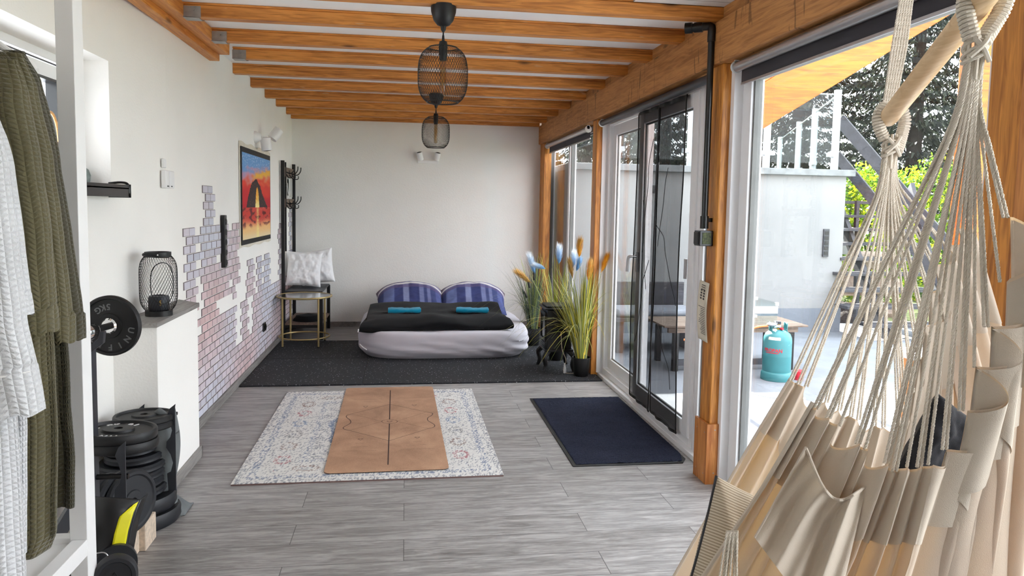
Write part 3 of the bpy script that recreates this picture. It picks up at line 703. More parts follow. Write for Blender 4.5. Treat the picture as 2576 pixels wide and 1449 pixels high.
# rug
def rug_col(u, v):
    X = u*1.39; Y = v*1.86; dx = min(X, 1.39-X); dy = min(Y, 1.86-Y); d = min(dx, dy)
    base = (226, 223, 219); cell = (int(X/.006), int(Y/.011)); r = random.Random(cell[0]*7349+cell[1]*913+5).random()
    ny = noise.noise(Vector((X*7, Y*7, 2)))
    c = base; dens = .16 + .12*ny; dash = (126, 128, 140)
    inner = d > .33
    if d < .035: dens = .34
    elif .055 < d < .10: dens = .42; dash = (104, 116, 146)
    elif .10 < d < .30:
        s_ = (Y if dx < dy else X); k = int(s_/.23); c0 = (k+.5)*.23; rr = sqrt(((s_-c0)/.075)**2 + ((d-.2)/.05)**2)
        if .55 < rr < 1.0:
            dens = .5; dash = [(166, 96, 104), (104, 124, 160), (120, 118, 122), (134, 110, 104)][(k*3+(1 if dx < dy else 0)) % 4]
        elif rr < .3: dens = .4; dash = (110, 112, 128)
        else: dens = .16
    elif .30 < d < .34: dens = .34; dash = (112, 122, 148)
    elif inner:
        rx, ry = (X-.695)/.30, (Y-.93)/.50; rr = sqrt(rx*rx+ry*ry); w = .06*sin(8*math.atan2(ry, rx))
        if .86 < rr+w < 1.0: dens = .75; dash = (98, 114, 146)
        elif rr+w < .86: dens = .34+.2*sin(rr*22); dash = (128, 126, 132)
        else:
            a = sin(X*38)*sin(Y*38); dens = .2 + .35*max(0, a)
    if r < dens: c = tuple(dash[i]*.7+base[i]*.3 for i in range(3))
    elif r > .9: c = (238, 236, 232)
    return C(*c)[:3]
T_ = TR(-.175, 4.712, 0) @ RZ(.004)
b = MB(); b.grid(lambda u, v: T_ @ Vector(((u-.5)*1.39, (v-.5)*1.865, .0085+.0014*noise.noise(Vector((u*400, v*400, 0))))), 232, 170, colf=rug_col)
n0 = len(b.v); b.box(-.694, .694, -.932, .932, 0, .0072, 1, T_)
b.build('patterned_rug', [M['rugm'], plain('rug_edge_brown', C(120, 96, 92), .9)], label='cream oriental rug with faded blue and red pattern under the yoga mat', cat='rug')

# cork yoga mat with engraved lines
CA = .0132; Tm = TR(-.0904, 3.8777, 0) @ RZ(CA)
def rrect(w, h, r, x0=0, y0=0, n=6):
    P = []
    for (cx, cy, a0) in ((w/2-r, h-r, 0), (-w/2+r, h-r, pi/2), (-w/2+r, r, pi), (w/2-r, r, 3*pi/2)):
        P += [(x0+cx+r*cos(a0+pi/2*k/n), y0+cy+r*sin(a0+pi/2*k/n)) for k in range(n+1)]
    return P
b = MB(); b.poly(rrect(.66, 1.83, .035), .0025, Tm @ TR(0, 0, .0105), 2); b.poly(rrect(.66, 1.83, .035), .003, Tm @ TR(0, 0, .013), 0)
def mpt(zx, zy):
    p = at(560+zx/3.481, 940+zy/3.481, 'z', .016); q = Tm.inverted() @ p; return Vector((q.x, q.y, .0163))
def line(pts, w, curve=False):
    P = [Tm @ mpt(*p) for p in pts]
    if curve: P = bez(P, 30)
    b.tube(P, w/2, 4, 1, flat=.12, up=(1, 0, 0) if abs((P[-1]-P[0]).y) > abs((P[-1]-P[0]).x) else (0, 1, 0))
line([(1469, 146), (1462, 400)], .007); line([(1461, 438), (1448, 797)], .007)
line([(1466, 268), (1130, 353)], .0035); line([(1466, 268), (1790, 336)], .0035); line([(1457, 588), (1110, 497)], .0035); line([(1457, 588), (1800, 482)], .0035)
line([(1130, 353), (1090, 365), (1085, 382), (1115, 405), (1122, 428), (1100, 446), (1058, 470), (1065, 486), (1110, 497)], .005, True)
line([(1790, 336), (1838, 346), (1830, 366), (1798, 385), (1796, 408), (1815, 422), (1855, 448), (1850, 468), (1800, 482)], .005, True)
line([(1130, 353), (1395, 418)], .002); line([(1110, 497), (1395, 420)], .002); line([(1775, 338), (1530, 416)], .002); line([(1800, 482), (1530, 418)], .002)
line([(1462+68*cos(a_), 419+18*sin(a_)) for a_ in [2*pi*k/28 for k in range(29)]], .003)
for (cx_, cy_, s_) in ((1252, 290, 20), (1678, 278, 20), (1207, 576, 23), (1705, 560, 23), (1462, 420, 24)):
    line([(cx_-s_, cy_-5), (cx_+s_, cy_-6)], .004); line([(cx_+s_, cy_-6), (cx_, cy_+7)], .003); line([(cx_, cy_+7), (cx_-s_, cy_-5)], .003)
for (x0_, x1_, y_) in ((1150, 1400, 226), (1200, 1350, 246), (1530, 1800, 214), (1590, 1740, 234), (1165, 1240, 610), (1120, 1272, 642), (1040, 1346, 677), (1670, 1742, 594), (1636, 1782, 625), (1560, 1858, 660), (1130, 1222, 154)):
    line([(x0_, y_+2), (x1_, y_-4)], .002)
b.build('yoga_mat', [M['cork'], M['corkline'], M['black']], smooth=False, label='brown cork yoga mat with engraved alignment lines lying on the rug', cat='yoga mat')

# ---------------------------------------------------------------- bed
def fbm(x, y, z=0, o=3):
    r = 0; a = 1
    for k in range(o): r += a*noise.noise(Vector((x, y, z+k*7.1))); x *= 2.1; y *= 2.1; a *= .5
    return r
MX0, MX1, MY0, MY1, MH = -.455, 1.215, 6.72, 8.62, .245
def mattress(u, v):
    q = 2*pi*u; n = 5.0
    cx, cy = (MX0+MX1)/2, (MY0+MY1)/2; a, c = (MX1-MX0)/2, (MY1-MY0)/2
    if v < .5: k = v/.5; prof = (.93+.07*sin(min(1, k*1.25)*pi/2), .012+MH*.45*k*1.0)
    else: k = (v-.5)/.5; prof = (1.0-(k**3)*.10 if k < .8 else (1-.0512)*(1-(k-.8)/.2*1.0), .012+MH*(.45+.55*sin(min(1, k/.8)*pi/2)))
    f = (abs(cos(q))**n+abs(sin(q))**n)**(-1/n); s_ = prof[0]
    x = cx+a*cos(q)*f*s_; y = cy+c*sin(q)*f*s_; z = prof[1]
    # draped sheet: long creases on the front, a sag towards the right
    side = exp(-((v-.35)/.3)**2); cr = sin(z*70 + x*9 + 3*fbm(x*1.2, z*3))*.5+fbm(x*2.5, z*16, 3)
    rg = max(0, (x-.3)); d = side*(.007*cr + .010*rg*sin((z+x*.35)*70))
    y -= d*abs(sin(q)); x += d*cos(q)
    z += .012*fbm(x*2, y*2, 5)*(v > .6) - .02*(v > .6)*sm(.9, 1.25, x)
    return Vector((x, y, z))
t = thing('mattress', 'mattress in a pale grey fitted sheet lying on the black rubber mats', 'mattress', (.4, 7.67, .012))
b = MB(); b.grid(mattress, 220, 44, closeu=True); b.build('fitted_sheet', M['sheet'], t, ang=0)
b = MB(); b.tube(bez([(-.41, 6.80, .15), (-.38, 6.735, .135), (-.345, 6.715, .115)], 8), .004, 5); b.build('sheet_tag', M['piping'], t)

def duv(u, v):
    # folded duvet: closed slab profile round v, width along u
    x0 = -.37+.015*fbm(v*2, 1); x1 = .97+.03*fbm(v*2, 4); x = x0+(x1-x0)*u
    q = 2*pi*v; e = 1-abs(2*u-1)**10*.35
    yc, hy, hz = 7.36, .50, .062; n = 3.2
    f = (abs(cos(q))**n+abs(sin(q))**n)**(-1/n)
    y = yc+hy*cos(q)*f; z = MH+.012+.058+hz*sin(q)*f*e
    y += .02*fbm(x*3, z*9, 2); top = 1 if sin(q) > 0 else .15
    z += top*(.02*fbm(x*2.2, y*2.2, 1)+.008*sin(x*7+y*9+2*fbm(x, y))) + (.045*sm(7.4, 7.8, y) if sin(q) > -.2 else .02*sm(7.4, 7.8, y))
    if y < 7.0: z -= .025*sm(7.0, 6.85, y); x += .05*(u-.5)*sm(7.1, 6.85, y)*2
    y -= .05*sm(.25, -.35, x)*(1 if cos(q) < 0 else .2); z -= .012*sm(-.1, -.38, x)
    return Vector((x, y, z))
t = thing('duvet', 'black duvet folded across the middle of the bed', 'duvet', (.3, 7.4, MH))
b = MB(); b.grid(duv, 110, 70, closeu=False)
for uu in (0, 1):
    c_ = sum((duv(uu, k/70) for k in range(70)), Vector())/70; b.grid(lambda u, v, uu=uu, c_=c_: c_.lerp(duv(uu, v), u), 8, 70)
b.build('duvet_cover', M['duvet'], t, ang=0)
b = MB(); b.tube([duv(0, k/40) + Vector((-.006, 0, 0)) for k in range(20, 38)], .006, 6); b.build('edge_seam', M['piping'], t, label='white inner edge')

def cushion(c, w, h, d, T, mat, par, name='cushion_body', pinch=.12, colf=None, wr=.01, seed=0, nu=44, nv=44, power=.5, arch=0):
    b = MB()
    for s_ in (1, -1):
        def fn(u, v, s_=s_):
            X = 2*u-1; Y = 2*v-1; e = max(0, (1-X**4)*(1-Y**4))**power
            px = X*w/2*(1-pinch*(1-Y*Y)*(abs(X)**1.5)); py = Y*h/2*(1-pinch*(1-X*X)*(abs(Y)**1.5))
            py -= arch*(X*X*.75+.25*X**4)*(.35+.65*(Y+1)/2)
            wz = wr*fbm(X*2.2+seed, Y*2.2, seed)*e + wr*.8*sin(9*math.atan2(Y, X)+seed)*e*(X*X+Y*Y)*.5
            return T @ Vector((px, py, s_*(d/2*e) + wz))
        b.grid(fn, nu, nv, colf=colf)
    return b.build(name, mat, par, ang=0)
def plaid(u, v):
    # v up; bands and stripes of a blue plaid pillow case
    blue = (66, 74, 116)
    def L(a, b_, t_): return tuple(a[i]+(b_[i]-a[i])*t_ for i in range(3))
    for (a, e, c, k) in ((.10, .26, (112, 122, 166), .7), (.26, .40, (58, 64, 108), .8), (.40, .47, (150, 156, 190), .7), (.47, .62, (56, 62, 106), .8), (.62, .69, (140, 146, 186), .65), (.75, .79, (140, 146, 186), .6), (.88, .96, (96, 104, 156), .6)):
        if a <= u < e: blue = L(blue, c, k)
    if v > .86: return C(*L((112, 96, 104), blue, .12))[:3]
    if v > .80: return C(*L((168, 164, 186), blue, .25))[:3]
    if v > .775: return C(236, 230, 224)[:3]
    if v > .74: return C(*L((150, 146, 166), blue, .3))[:3]
    if v > .64: return C(*L((100, 86, 120), blue, .4))[:3]
    return C(*blue)[:3]
for (cx_, rz, lab, sd) in ((.055, .03, 'left blue plaid pillow with white stripe at the head of the bed', 1), (.745, -.03, 'right blue plaid pillow with white stripe at the head of the bed', 5)):
    t = thing('plaid_pillow', lab, 'pillow', (cx_, 8.25, .25), 'blue plaid pillows on the bed')
    T = TR(cx_, 8.22, .375) @ RZ(rz) @ RX(math.radians(27))
    cushion(None, .76, .60, .25, T, M['plaid'], t, 'pillow_case', .07, plaid, .014, sd, 60, 60, .5, .17)
for (x, y, rz, lab) in ((-.012, 7.22, .02, 'left rolled teal towel on the black duvet'), (.655, 7.22, -.13, 'right rolled teal towel on the black duvet')):
    t = thing('rolled_towel', lab, 'towel', (x, y, .36), 'teal towels on the duvet')
    T = TR(x, y, .402) @ RZ(rz)
    b = MB()
    def fn(u, v, T=T):
        q = 2*pi*v; n = 3; f = (abs(cos(q))**n+abs(sin(q))**n)**(-1/n)
        return T @ Vector((-.155+.31*u, .07*cos(q)*f, .024*sin(q)*f*(1+.12*sin(u*8)) + .004*fbm(u*6, v*5)))
    b.grid(fn, 50, 28); 
    for uu in (0, 1): b.grid(lambda u, v, uu=uu: T @ Vector((0, 0, 0)) if False else (fn(uu, v)*u + (T @ Vector((-.155+.31*uu, 0, 0)))*(1-u)), 4, 28)
    b.build('towel_roll', M['towel'], t, ang=0)
    b = MB(); b.tube([T @ Vector((.158, .045*cos(k/16*2*pi*1.7)*(1-k/20), .019*sin(k/16*2*pi*1.7)*(1-k/20))) for k in range(17)], .005, 5); b.build('fold_spiral', M['towel'], t)

# ---------------------------------------------------------------- round gold side table
TX, TY, TZ = -1.005, 7.575, .50
t = thing('side_table', 'round side table with champagne-gold frame and glass top by the coat rack bench', 'table', (TX, TY, 0))
def ring(b, cx, cy, z, R, r, n=56, sq=True):
    b.tube([Vector((cx+R*cos(2*pi*k/n), cy+R*sin(2*pi*k/n), z)) for k in range(n+1)], r, 8, cap=False, up=(0, 0, 1))
b = MB(); ring(b, TX, TY, TZ, .265, .010); b.build('top_ring', M['gold'], t)
b = MB(); b.lathe([(0, 0), (.257, 0), (.257, .006), (0, .006)], TR(TX, TY, TZ), 56); b.build('glass_top', M['gtop'], t, smooth=True)
b = MB(); ring(b, TX, TY, .095, .245, .008); b.build('lower_ring', M['gold'], t)
for (lx, ly) in ((-1.19, 7.39), (-.845, 7.37), (-1.17, 7.765), (-.825, 7.755)):
    b = MB(); b.tube([(lx, ly, .013), (lx, ly, TZ-.004)], .0095, 10); b.build('leg', M['gold'], t)
    b = MB(); b.tube([(lx, ly, .012), (lx, ly, .02)], .012, 10); b.build('foot', M['black'], t)

# ---------------------------------------------------------------- coat rack bench (hall tree)
t = thing('coat_rack_bench', 'tall black coat rack with bench and lower board in the back left corner', 'coat rack', (-1.1, 8.25, 0))
HX = XL+.016
for (y0, y1) in ((7.84, 7.875), (8.585, 8.62)):
    b = MB(); b.box(HX, HX+.035, y0, y1, .012 if y0 < 8 else .0, 1.86); b.build('back_post', M['black'], t, smooth=False, bevel=.002)
    b = MB(); b.box(-.89, -.855, y0, y1, 0 if y0 > 8 else .0, .50); b.build('front_leg', M['black'], t, smooth=False, bevel=.002)
    b = MB(); b.box(HX+.035, -.89, y0+.005, y1-.005, .13, .16); b.box(HX+.035, -.89, y0+.005, y1-.005, .465, .50); b.build('side_rail', M['black'], t, smooth=False)
for (z0, z1) in ((1.70, 1.80), (1.38, 1.47)):
    b = MB(); b.box(HX+.006, HX+.024, 7.95, 8.585, z0, z1); b.build('hook_board', M['brownboard'], t, smooth=False, bevel=.002)
    for yy in (8.02, 8.25, 8.48):
        b = MB(); x = HX+.024
        b.tube(bez([(x, yy, z0+.05), (x+.05, yy, z0+.035), (x+.085, yy, z0+.075), (x+.09, yy, z0+.12)], 14), .0055, 7)
        b.tube(bez([(x, yy, z0+.03), (x+.03, yy, z0-.01), (x+.06, yy, z0-.005), (x+.062, yy, z0+.025)], 14), .005, 7)
        b.box(x, x+.004, yy-.012, yy+.012, z0+.01, z0+.075); b.build('coat_hook', M['black'], t)
b = MB(); b.box(HX+.006, HX+.02, 8.33, 8.50, 1.49, 1.69); b.build('mirror_panel', M['mirror'], t, smooth=False)
b = MB()
for k in range(5): b.box(HX+.02, HX+.024, 7.90+k*.024, 7.903+k*.024, .98, 1.84)
for k in range(30): b.box(HX+.018, HX+.022, 7.895, 8.005, .98+k*.0295, .984+k*.0295)
b.build('grid_panel', M['black'], t, smooth=False)
b = MB(); b.box(HX+.008, HX+.03, 7.99, 8.012, .92, 1.85); b.build('grid_post', M['black'], t, smooth=False)
b = MB()
for k in range(11): b.box(HX+.036, -.86, 7.86+k*.068, 7.86+k*.068+.055, .50, .515)
b.build('seat_slats', M['graphite'], t, smooth=False, bevel=.002)
b = MB(); b.box(HX+.03, -.86, 7.845, 8.615, .16, .178); b.build('lower_board', M['brownboard'], t, smooth=False, bevel=.002)
b = MB(); b.tube(bez([(HX+.03, 8.0, 1.60), (HX+.045, 7.98, 1.63), (HX+.05, 7.95, 1.60), (HX+.05, 7.98, 1.55), (HX+.05, 8.01, 1.51), (HX+.05, 7.98, 1.48), (HX+.05, 7.95, 1.50)], 30), .005, 6)
b.build('hanging_hook', M['white'], label='white S-shaped hook hanging on the coat rack grid', cat='hook')
b = MB()
b.grid(lambda u, v: Vector((-1.03+.16*cos(2*pi*u)*(1-v*.25)*(1+.1*fbm(cos(2*pi*u)*2, sin(2*pi*u)*2)), 8.05+.13*sin(2*pi*u)*(1-v*.25), .1785+.055*v+.012*fbm(u*5, v*3)*v)), 36, 6, closeu=True)
b.grid(lambda u, v: Vector((-1.03+.16*cos(2*pi*u)*.75*v*(1+.1*fbm(cos(2*pi*u)*2, sin(2*pi*u)*2)), 8.05+.13*sin(2*pi*u)*.75*v, .2335+.02*(1-v)+.012*fbm(u*5, 3)*v)), 36, 6, closeu=True)
b.build('black_bag', M['duvet'], ang=0, label='crumpled black bag on the lower board of the coat rack bench', cat='bag')
for (p, rz, rx, ry, lab, sd) in (((-1.09, 8.20, .715), .12, 70, 4, 'front crumpled white cushion on the coat rack bench', 2), ((-.975, 8.38, .725), -.1, 74, -9, 'rear white cushion leaning behind the other on the bench', 9)):
    t = thing('white_cushion', lab, 'cushion', (p[0], p[1], .515), 'white cushions on the bench')
    T = TR(*p) @ RZ(rz) @ RY(math.radians(ry)) @ RX(math.radians(rx))
    cushion(None, .37, .39, .14, T, M['pillow_w'], t, 'cushion_cover', .07, None, .018, sd)

# ---------------------------------------------------------------- electric stove
t = thing('electric_stove', 'black stove heater on curved legs between bed and grass plants', 'stove', (1.32, 6.32, .012))
SX0, SX1, SY0, SY1 = 1.21, 1.43, 6.18, 6.46
b = MB(); b.box(SX0, SX1, SY0, SY1, .20, .55); b.build('stove_body', M['black'], t, smooth=False, bevel=.008)
b = MB(); b.poly([(SX0-.02, SY0-.015), (SX1+.02, SY0-.015), (SX1+.02, SY1+.015), (SX0-.02, SY1+.015)], .015, TR(0, 0, .55)); b.poly([(SX0+.0, SY0+.01), (SX1, SY0+.01), (SX1, SY1-.01), (SX0, SY1-.01)], .018, TR(0, 0, .565)); b.build('top_plate', M['black'], t, smooth=False, bevel=.006)
b = MB(); b.box(SX0-.015, SX1+.015, SY0-.012, SY1+.012, .185, .205); b.build('base_plate', M['black'], t, smooth=False, bevel=.005)
b = MB(); frame(b, SX0-.014, SX0-.001, SY0+.03, SY1-.03, .27, .52, .022); b.build('stove_door', M['black'], t, smooth=False, bevel=.003)
b = MB(); b.box(SX0-.004, SX0-.002, SY0+.05, SY1-.05, .29, .50); b.build('door_glass', M['blackg'], t, smooth=False)
b = MB()
for k in range(4): b.box(SX0-.012, SX0-.001, SY0+.04, SY1-.04, .212+k*.013, .218+k*.013)
b.build('grille', M['graphite'], t, smooth=False)
for (x, y, sx, sy) in ((SX0, SY0, -1, -1), (SX1, SY0, 1, -1), (SX0, SY1, -1, 1), (SX1, SY1, 1, 1)):
    b = MB(); b.tube(bez([(x-sx*.02, y-sy*.02, .19), (x+sx*.018, y+sy*.012, .14), (x+sx*.006, y+sy*.006, .07), (x+sx*.022, y+sy*.018, .013)], 14), [.026-.012*k/12 for k in range(13)], 8); b.build('leg', M['black'], t)
t = thing('extension_cord', 'white and black power cord with plug lying beside the stove legs', 'cord', (1.36, 6.13, .012))
b = MB(); b.tube(bez([(1.33, 6.17, .36), (1.335, 6.13, .22), (1.37, 6.12, .12), (1.35, 6.12, .05), (1.36, 6.10, .018), (1.44, 6.08, .016), (1.50, 6.03, .016)], 40), .003, 6); b.build('cable', M['beige'], t)
b = MB(); b.tube([(1.36, 6.11, .014), (1.36, 6.11, .06), (1.355, 6.11, .10)], [.014, .012, .006], 10); b.build('plug', M['white'], t)

# ---------------------------------------------------------------- potted grasses
def blade(b, base, dirn, L, w, c0, c1, droop, n=9):
    d = Vector((cos(dirn), sin(dirn), 0)); side = Vector((-sin(dirn), cos(dirn), 0)); pts = []
    for k in range(n+1):
        s_ = k/n; r = L*(droop[0]*s_+droop[1]*s_**2.4); z = L*(s_*(1-.0*droop[1]) - droop[2]*s_**3.2)
        pts.append(Vector(base)+d*r+Vector((0, 0, z)))
    vs = []; cl = []
    for k, p in enumerate(pts):
        s_ = k/n; ww = w*(1-s_**2)*.5+.0004; c = tuple(c0[i]+(c1[i]-c0[i])*s_ for i in range(3))
        vs += [p-side*ww, p+side*ww]; cl += [c, c]
    b.add(vs, [(2*k, 2*k+1, 2*k+3, 2*k+2) for k in range(n)], 0, None, cl)
def plume(par, p, d, L, R, c0, c1, name='plume', n=560, seed=1):
    r = random.Random(seed); b = MB(); d = Vector(d).normalized(); A = align(d); A.translation = Vector(p)
    b.tube([A @ Vector((0, 0, L*k/6)) for k in range(7)], [.0025*(1-k/7)+.0004 for k in range(7)], 5, col=C(*c0)[:3])
    for k in range(n):
        s_ = r.random()**.9; q = r.uniform(0, 2*pi); rr = R*(.35+.65*sin(pi*min(1, .10+s_*.70)))*r.uniform(.4, 1.15)
        l = L*.42*r.uniform(.6, 1.25); a = A @ Vector((0, 0, L*s_*.9)); e = A @ Vector((rr*cos(q), rr*sin(q), L*s_*.9+l)); mid = a.lerp(e, .5)+A.to_3x3() @ Vector((rr*.25*cos(q), rr*.25*sin(q), -l*.08))
        sd = A.to_3x3() @ Vector((-sin(q), cos(q), 0))*.0010; t_ = min(1, s_*1.0+r.uniform(-.1, .1)); c = tuple(C(*c0)[i]*(1-t_)+C(*c1)[i]*t_ for i in range(3)) if t_ > 0 else C(*c0)[:3]
        b.add([a-sd, a+sd, mid+sd, mid-sd, e], [(0, 1, 2, 3), (3, 2, 4)], 0, None, [c]*5)
    return b.build(name, M['plume'], par, smooth=False)
def pot(par, c, r, h, z=.012):
    b = MB(); b.lathe([(r*.78, 0), (r*.82, .004), (r, h), (r*1.04, h), (r*1.04, h+.008), (r*.94, h+.008), (r*.92, h-.02), (0, h-.02)], TR(c[0], c[1], z), 28); b.build('pot', M['black'], par)
YG, OG, DG, LG = C(216, 200, 70)[:3], C(142, 152, 66)[:3], C(70, 86, 70)[:3], C(220, 222, 170)[:3]
def stem(b, p0, p1, bend=.03):
    a, e = Vector(p0), Vector(p1); m_ = a.lerp(e, .5)+Vector((bend, 0, 0)); b.tube(bez([a, m_, e], 12), .0018, 5, col=OG)
def grass_plant(name, lab, c, potr, poth, n, Lr, pal, plumes, cattails=(), spread=.32, seed=1, z=.012, w=.009, dirb=None):
    r = random.Random(seed); t = thing(name, lab, 'plant', (c[0], c[1], z), 'potted ornamental grasses by the glass front'); pot(t, c, potr, poth, z)
    b = MB(); zt = z+poth
    for k in range(n):
        q = r.uniform(0, 2*pi); rr = potr*.6*sqrt(r.random()); L = r.uniform(*Lr); out = spread*r.uniform(.1, 1)
        if r.random() < .2: dr = (out*.5, r.uniform(.4, .9), r.uniform(.5, .95))
        else: dr = (out, r.uniform(.02, .28), r.uniform(.03, .22))
        # keep clear of the glass on the right
        if cos(q) > 0: dr = tuple(v*.45 for v in dr)
        a, e = pal[r.randrange(len(pal))], pal[r.randrange(len(pal))]; blade(b, (c[0]+rr*cos(q), c[1]+rr*sin(q), zt-.02), q, L, w*r.uniform(.6, 1.2), a, e, dr)
    for (p, d, L, R, c0, c1) in plumes: stem(b, (c[0]+r.uniform(-.02, .02), c[1], zt-.02), p)
    for (p, d) in cattails: stem(b, (c[0]+r.uniform(-.02, .02), c[1], zt-.02), p)
    b.build('grass_blades', M['grass'], t, smooth=False, kind='stuff')
    for k, (p, d, L, R, c0, c1) in enumerate(plumes): plume(t, p, d, L, R, c0, c1, seed=seed*10+k)
    for (p, d) in cattails:
        b = MB(); d = Vector(d).normalized(); p = Vector(p); b.tube([p, p+d*.004, p+d*.075, p+d*.08], [.004, .010, .010, .004], 10); b.tube([p+d*.078, p+d*.10], .0015, 5); b.build('cattail', M['rubber'], t)
    return t
GO, YE, OL = (196, 158, 90), (244, 184, 60), (236, 196, 120)
BL0, BL1 = (130, 186, 228), (246, 249, 253)
def pl(px, py, y, d, L, R, c0, c1): return (tuple(at(px, py, 'y', y)), d, L, R, c0, c1)
grass_plant('potted_grass', 'front potted yellow-green grass with golden plumes beside the glass door', (1.48, 6.02), .075, .15, 420, (.45, .88), [YG, YG, OG, OG, LG, DG],
    [pl(1457, 648, 6.05, (.02, 0, 1), .15, .038, YE, GO), pl(1480, 708, 6.0, (.08, 0, 1), .16, .040, YE, OL), pl(1512, 686, 6.0, (.35, 0, 1), .15, .032, YE, YE), pl(1441, 700, 6.1, (-.22, 0, 1), .15, .035, GO, (190, 160, 100))], seed=3, w=.010)
grass_plant('potted_grass', 'middle potted grass with pale blue feather plumes behind the stove', (1.40, 6.68), .08, .16, 120, (.5, .92), [OG, DG, OG, YG],
    [pl(1406, 664, 6.75, (0, 0, 1), .16, .042, BL0, BL1), pl(1441, 676, 6.75, (.05, 0, 1), .15, .038, BL0, BL1), pl(1450, 682, 6.7, (.3, 0, 1), .12, .034, (80, 140, 190), (170, 205, 232)), pl(1372, 676, 6.8, (-1, .1, .35), .12, .034, BL0, BL1)], seed=5)
grass_plant('potted_grass', 'back dark green reed plant with black cattails in the corner by the bed', (1.30, 7.42), .085, .17, 190, (.5, .90), [DG, DG, OG, C(90, 100, 92)[:3]],
    [pl(1346, 688, 7.4, (-.35, 0, 1), .19, .045, BL0, BL1), pl(1337, 712, 7.3, (-1, 0, .75), .19, .045, GO, OL)],
    [(tuple(at(1344, 705, 'y', 7.4)), (-.08, 0, 1)), (tuple(at(1332, 725, 'y', 7.4)), (-.2, 0, 1)), (tuple(at(1326, 750, 'y', 7.4)), (-.5, 0, 1)), (tuple(at(1357, 735, 'y', 7.4)), (.05, 0, 1))], seed=8, w=.007)

# ---------------------------------------------------------------- black pipe, switch and notice on the boxed post
t = thing('black_drain_pipe', 'black plastic pipe with elbow running down beside the boxed post', 'pipe', (1.55, 3.66, 1.35))
PX, PYY = 1.535, 3.655
b = MB(); b.tube([(PX, PYY, 1.37), (PX, PYY, 2.36)], .0165, 14); b.build('upright_pipe', M['blackg'], t)
b = MB(); b.tube(bez([(PX, PYY, 2.31), (PX, PYY, 2.352), (PX-.008, PYY+.012, 2.366), (PX-.05, PYY+.03, 2.366)], 12), .021, 14); b.build('elbow', M['blackg'], t)
b = MB()
for (a, e, r) in ((.04, .075, .026), (.075, .085, .022), (.085, .115, .028)): b.tube([(PX-a, PYY+a*.6, 2.364), (PX-e, PYY+e*.6, 2.364)], r, 14)
b.build('threaded_coupling', M['blackg'], t)
for z in (2.30, 1.38):
    b = MB(); b.tube([(PX, PYY, z-.012), (PX, PYY, z+.012)], .021, 14); b.box(PX, 1.575, PYY-.008, PYY+.008, z-.01, z+.01); b.build('pipe_clip', M['blackg'], t)
b = MB(); b.tube([(PX, PYY, 1.335), (PX, PYY, 1.40)], .022, 14); b.build('lower_sleeve', M['blackg'], t)
t = thing('surface_switch', 'black surface-mounted switch box below the black pipe', 'switch', (1.54, 3.66, 1.25))
b = MB(); b.box(1.50, 1.574, 3.625, 3.70, 1.245, 1.325); b.build('switch_box', M['blackg'], t, smooth=False, bevel=.004)
b = MB(); b.box(1.493, 1.501, 3.635, 3.69, 1.253, 1.317); b.build('rocker', M['black'], t, smooth=False, bevel=.003)
b = MB(); b.box(1.515, 1.56, 3.6225, 3.6245, 1.255, 1.315); b.build('label_sticker', plain('olive_sticker', C(70, 78, 40), .6, vary=.4, scale=90), t, smooth=False)
t = thing('paper_notice', 'long printed paper notice hanging from a cord on the boxed post', 'notice', (1.56, 3.65, 1.0))
NT0 = 1.052; NB0 = .74
b = MB(); b.grid(lambda u, v: Vector((1.560-.012*sin(v*3)-.010*u, 3.615+.10*u, NT0-(NT0-NB0)*(1-v)+.01*u)), 8, 16); b.build('paper_sheet', M['paper'], t, ang=0, thick=.001)
b = MB(); rr = random.Random(4)
def note(u0, u1, v, h):
    f = lambda u, v: Vector((1.560-.012*sin(v*3)-.010*u-.0015, 3.615+.10*u, NT0-(NT0-NB0)*(1-v)+.01*u))
    b.add([f(u0, v), f(u1, v), f(u1, v+h), f(u0, v+h)], [(0, 1, 2, 3)])
for k in range(3): note(.3, .7, .93-k*.035, .014)
for k in range(4):
    for j in range(2): note(.28+j*.28, .46+j*.28, .70+k*.045, .03)
for k in range(16): note(.14, rr.uniform(.55, .86), .12+k*.03, .010)
b.build('print', M['ink'], t, smooth=False)
b = MB(); b.tube(bez([(1.545, 3.64, 1.245), (1.55, 3.645, 1.15), (1.557, 3.66, 1.052)], 10), .0012, 5); b.build('cord', M['black'], t)

# ---------------------------------------------------------------- lantern on the ledge
LX, LY, LZ = -1.212, 4.02, .867
LX, LY = -1.198, 3.80
t = thing('wire_lantern', 'black wire mesh lantern standing on the grey-topped ledge', 'lantern', (LX, LY, LZ))
b = MB(); b.lathe([(0, 0), (.062, 0), (.062, .026), (.056, .028), (0, .028)], TR(LX, LY, LZ), 36); b.build('base', M['black'], t)
b = MB()
def lr(a): # radius by relative height
    z = a*2-1; return .060+.026*(1-abs(z)**5)
H0, H1 = .026, .292
for s_ in (1, -1):
    for k in range(40):
        pts = [Vector((LX+lr(i/30)*cos(2*pi*k/40+s_*1.6*i/30), LY+lr(i/30)*sin(2*pi*k/40+s_*1.6*i/30), LZ+H0+(H1-H0)*i/30)) for i in range(31)]
        b.tube(pts, .00085, 3, cap=False)
b.build('wire_mesh', M['black'], t)
b = MB(); q0 = -1.05
b.tube([Vector((LX+.0875*cos(q0+.62*cos(a)), LY+.0875*sin(q0+.62*cos(a)), LZ+.165+.10*(abs(sin(a))**.75)*(1 if sin(a) > 0 else -1))) for a in [2*pi*k/48 for k in range(49)]], .0022, 6, cap=False); b.build('window_ring', M['black'], t)
b = MB(); b.lathe([(.060, .288), (.060, .312), (.053, .312), (.053, .288), (.060, .288)], TR(LX, LY, LZ), 36, cap=False); b.build('top_collar', M['black'], t)
